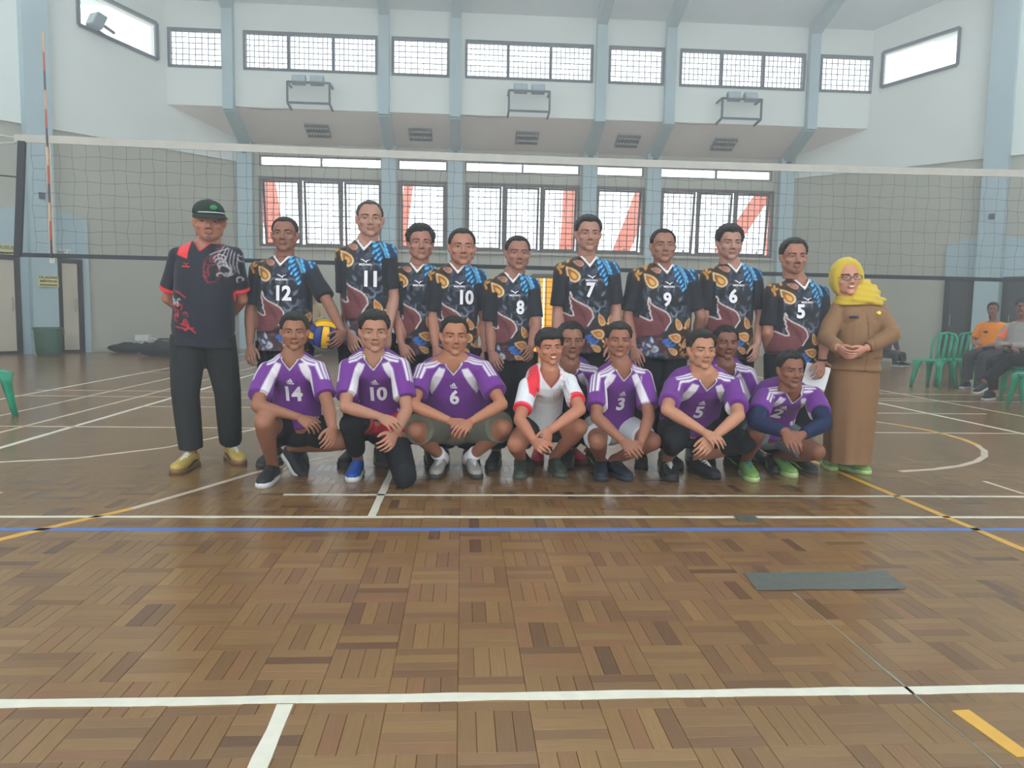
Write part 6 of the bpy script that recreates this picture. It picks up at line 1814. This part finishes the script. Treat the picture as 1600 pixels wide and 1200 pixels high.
# ------------------------------------------------------------------ seated men and people by the back wall
def sit_person(px, py, rz, S):
    """seated figure on a chair whose base is at pixel (px, py); faces rz degrees from the camera"""
    c = at_z(px, py); Rm = Matrix.Translation(c) @ Matrix.Rotation(math.radians(rz), 4, 'Z')
    W = lambda x, y, z: Rm @ V((x, y, z))
    return W
def seated(chair, S, kneez=.47, lean=.12, cross=False, arm_fold=False):
    Rm = Matrix.Translation(chair.location) @ Matrix.Rotation(chair.rotation_euler.z, 4, 'Z')
    W = lambda x, y, z: Rm @ V((x, y, z))
    H = S['H']; k = H / 1.7
    pel = W(0, .06, .56); nk = W(0, .06 + lean, .56 + .50 * k)
    build_direct(S, pel, nk, [W(-.175, .06 + lean, .99), W(.175, .06 + lean, .99)],
        [W(-.25, -.02 + lean, .74), W(.25, -.02 + lean, .74)], [W(-.06, -.20, .66), W(.06, -.20, .68)] if not arm_fold else [W(.02, -.14, .70), W(-.02, -.17, .74)],
        [W(-.11, -.36, .50), W(.11, -.38, .56 if cross else .50)], [W(-.10, -.36, .10), W(-.10, -.62, .24) if cross else W(.12, -.42, .10)],
        W(0, lean - .0, .56 + .50 * k + .20), math.degrees(chair.rotation_euler.z))
def build_direct(S, pel, nk, sh, el, wr, kn, ank, head, rz):
    """figure from explicit joints (used for the small seated and distant people)"""
    k = S['H'] / 1.7; skin = S['skin']; rt = (sh[1] - sh[0]).normalized(); base = V((pel.x, pel.y, 0)); bo = np.array(base); Minv = Matrix.Translation(-base)
    R, U, Fw = frame_from(pel, nk, rt); spine = lambda t: pel.lerp(nk, t)
    hip = [pel + R * s * .09 for s in (-1, 1)]
    HM = Matrix.Translation(head) @ Matrix.Rotation(math.radians(rz + S.get('turn', 0)), 4, 'Z') @ Matrix.Diagonal((.95 * k, .95 * k, .95 * k, 1))
    mb = MB(); mb.loft([(spine(t), R * a, Fw * b) for t, a, b in STAT], 16)
    mb.tube([nk - U * .05, nk, HM @ V((0, .02, -.06))], [.06, .056, .054], 12)
    for i in (0, 1):
        mb.capsule(nk, sh[i], .05, .05); limb(mb, sh[i], el[i], [(0, .055), (.5, .048), (1, .039)]); limb(mb, el[i], wr[i], [(0, .04), (.3, .042), (1, .027)])
        limb(mb, hip[i], kn[i], [(0, .09), (.5, .08), (1, .056)]); mb.ell(kn[i], (.057,) * 3); limb(mb, kn[i], ank[i], [(0, .055), (.3, .055), (1, .037)])
    co, F = remesh(mb, .016, 2); C_ = [(co, F, np.tile(np.array(lin(*skin)), (len(co), 1))), (xf(HEAD_CO, HM), HEAD_F, skin_cols(skin))]
    for i in (0, 1):
        hd = (wr[i] - el[i]).normalized(); n = V((0, 0, -1)); n = (n - hd * n.dot(hd)).normalized(); X_ = n.cross(hd); M = Matrix.Identity(4)
        for q in range(3): M[q][0] = X_[q] * (-1 if i == 0 else 1); M[q][1] = -n[q]; M[q][2] = -hd[q]; M[q][3] = wr[i][q]
        hco, hF = HANDS['relax']; C_.append((xf(hco, M), hF[:, ::-1] if i == 0 else hF, np.tile(np.array(lin(*skin)), (len(hco), 1))))
    off = 0; A_, B_, K_ = [], [], []
    for a, b, c in C_: A_.append(a); B_.append(b + off); K_.append(c); off += len(a)
    me = np_mesh('person', np.vstack(A_) - bo, np.vstack(B_), np.vstack(K_)); me.materials.append(M_skin)
    P = link('person', me, None, None, base); tag(P, S['label'], 'person', S.get('group'))
    for s in (-1, 1):
        for nm, src in (('eye', EYES[s]), ('eyebrow', BROWS[s])): o = link(nm, src, None, P); o.matrix_local = Minv @ HM
    o = link('hair', hair_mesh(**S['hair']), M_hair, P); o.matrix_local = Minv @ HM
    def garment(name, mb, m, vox=.012):
        co, F = remesh(mb, vox, 3); o = link(name, np_mesh(name, co - bo, F, None), m, P); return o
    mb = MB(); mb.loft([(spine(t), R * (max(a, .15) + .016) * S.get('w', 1), Fw * (max(b, .105) + .018)) for t, a, b in STAT if -.1 < t < 1.0], 18)
    for i in (0, 1):
        mb.capsule(nk - U * .02, sh[i], .056, .058); e = sh[i].lerp(el[i], S.get('sleeve', .8)); limb(mb, sh[i], e, [(0, .07), (1, .068)])
        if S.get('longsleeve'): limb(mb, sh[i], el[i], [(0, .068), (1, .056)]); mb.ell(el[i], (.056,) * 3); limb(mb, el[i], el[i].lerp(wr[i], .9), [(0, .056), (1, .042)])
    garment('shirt', mb, S['top'])
    if S.get('patch'):
        for q in S['patch']: q(garment, spine, R, U, Fw, sh, el, nk, wr)
    mb = MB(); mb.loft([(spine(t), R * (a + .02), Fw * (b + .02)) for t, a, b in STAT if t < .25], 16)
    for i in (0, 1): limb(mb, hip[i], kn[i], [(0, .105), (1, .082)]); mb.ell(kn[i], (.083,) * 3); limb(mb, kn[i], ank[i].lerp(kn[i], .1), [(0, .082), (1, .075)])
    garment('trousers', mb, S['legs'])
    for i in (0, 1):
        ad = Fw.copy(); ad.z = 0; ad.normalize(); sg = math.degrees(math.atan2(ad.x, -ad.y))
        M = Matrix.Translation(ank[i] - V((0, 0, .10))) @ Matrix.Rotation(math.radians(sg), 4, 'Z')
        if ank[i].z > .12: M = M @ Matrix.Translation((0, .02, .1)) @ Matrix.Rotation(math.radians(12), 4, 'X') @ Matrix.Translation((0, -.02, -.1))
        u_ = link('shoe', SHOE_CACHE.setdefault('d' + S['shoe'][0].name, None) or _mk('d' + S['shoe'][0].name, SHOE[0], S['shoe'][0]), None, P); u_.matrix_local = Minv @ M
        link('sole', SHOE_CACHE.setdefault('s' + S['shoe'][1].name, None) or _mk('s' + S['shoe'][1].name, SHOE[1], S['shoe'][1]), None, u_)
    return P
def _mk(key, src, m_):
    d = src.copy(); d.materials.clear(); d.materials.append(m_); SHOE_CACHE[key] = d; return d
M_orange = mat('orange_tshirt', (226, 132, 24), .8, .2, var=.06); M_ltgrey = mat('light_grey_jersey', (150, 146, 144), .8, .2, var=.1, scale=9)
M_dkgrey = mat('dark_grey_trousers', (58, 60, 62), .85, .2, var=.1); M_peach = mat('bright_orange_sleeve', (238, 112, 60), .8)
def chest_print(garment, spine, R, U, Fw, sh, el, nk, wr):
    c = spine(.62) + Fw * .13; mb = MB(); mb.ell(c + R * -.03, (.05, .03, .018)); garment('chest_print', mb, M_black, .008)
def orange_shoulder(garment, spine, R, U, Fw, sh, el, nk, wr):
    mb = MB()
    for i in (0, 1): limb(mb, nk.lerp(sh[i], .35), sh[i].lerp(el[i], .7), [(0, .064), (.4, .080), (1, .076)])
    garment('orange_shoulders', mb, M_peach)
    mb = MB(); limb(mb, nk + R * .05 + U * .03, nk + Fw * .125 - U * .14, [(0, .014), (1, .014)]); limb(mb, nk - R * .05 + U * .03, nk + Fw * .125 - U * .14, [(0, .014), (1, .014)]); garment('dark_collar', mb, M_black, .008)
seated(ch_o, dict(label='seated man in an orange T-shirt and grey trousers by the right door', H=1.66, skin=(140, 96, 78), hair=HS(top=.016, side=.008, front=.4, rough=.005), top=M_orange, legs=M_dkgrey, shoe=S_black, turn=20, patch=[chest_print]))
seated(ch_g, dict(label='seated man in a headband and grey jersey with orange shoulders, legs crossed', H=1.70, skin=(132, 92, 78), hair=HS(top=.018, side=.014, front=.2, rough=.004, low=-.1), top=M_ltgrey, legs=M_black, shoe=S_black, turn=18, longsleeve=True, patch=[orange_shoulder]), cross=True, arm_fold=True)
def distant(px, Y, hpy, lab, top, legs, face, sitting=False, skin=(136, 96, 80)):
    head = at_y(px, hpy, Y); x = head.x; z = head.z
    nz = z - .20; s = Matrix.Translation((x, Y, 0)) @ Matrix.Rotation(math.radians(face), 4, 'Z'); W = lambda a, b, c: s @ V((a, b, c))
    if sitting: pel = W(0, .1, nz - .5); kn = [W(-.12, -.32, nz - .52), W(.12, -.32, nz - .52)]; an = [W(-.12, -.34, .1), W(.12, -.34, .1)]
    else: pel = W(0, .05, nz - .52); kn = [W(-.1, -.04, (nz - .5) * .52), W(.1, -.04, (nz - .5) * .52)]; an = [W(-.11, .02, .1), W(.11, .02, .1)]
    build_direct(dict(label=lab, H=1.68, skin=skin, hair=HS(top=.012, side=.006, front=.42), top=top, legs=legs, shoe=S_black, longsleeve=True, group='people by the back wall'), pel, W(0, .03, nz), [W(-.175, .03, nz - .06), W(.175, .03, nz - .06)], [W(-.27, -.02, nz - .32), W(.27, -.02, nz - .32)], [W(-.1, -.2, nz - .44), W(.12, -.2, nz - .42)], kn, an, head, face)
M_beige = mat('beige_uniform', (186, 160, 122), .85, .2, var=.06); M_ltblue = mat('light_blue_cloth', (150, 186, 206), .85, .2)
distant(982, 19.3, 459, 'distant person in beige glimpsed between players seven and nine', M_beige, M_beige, 20)
distant(489, 19.3, 462, 'distant person in beige glimpsed between player twelve and his ball', M_beige, M_ltblue, 0)
distant(1389, 17.2, 506, 'distant person sitting by the wall just behind the woman in the headscarf', mat('dark_maroon_cloth', (70, 50, 58), .85), M_dkgrey, 20, True)
bpy.data.scenes.remove(TMP)
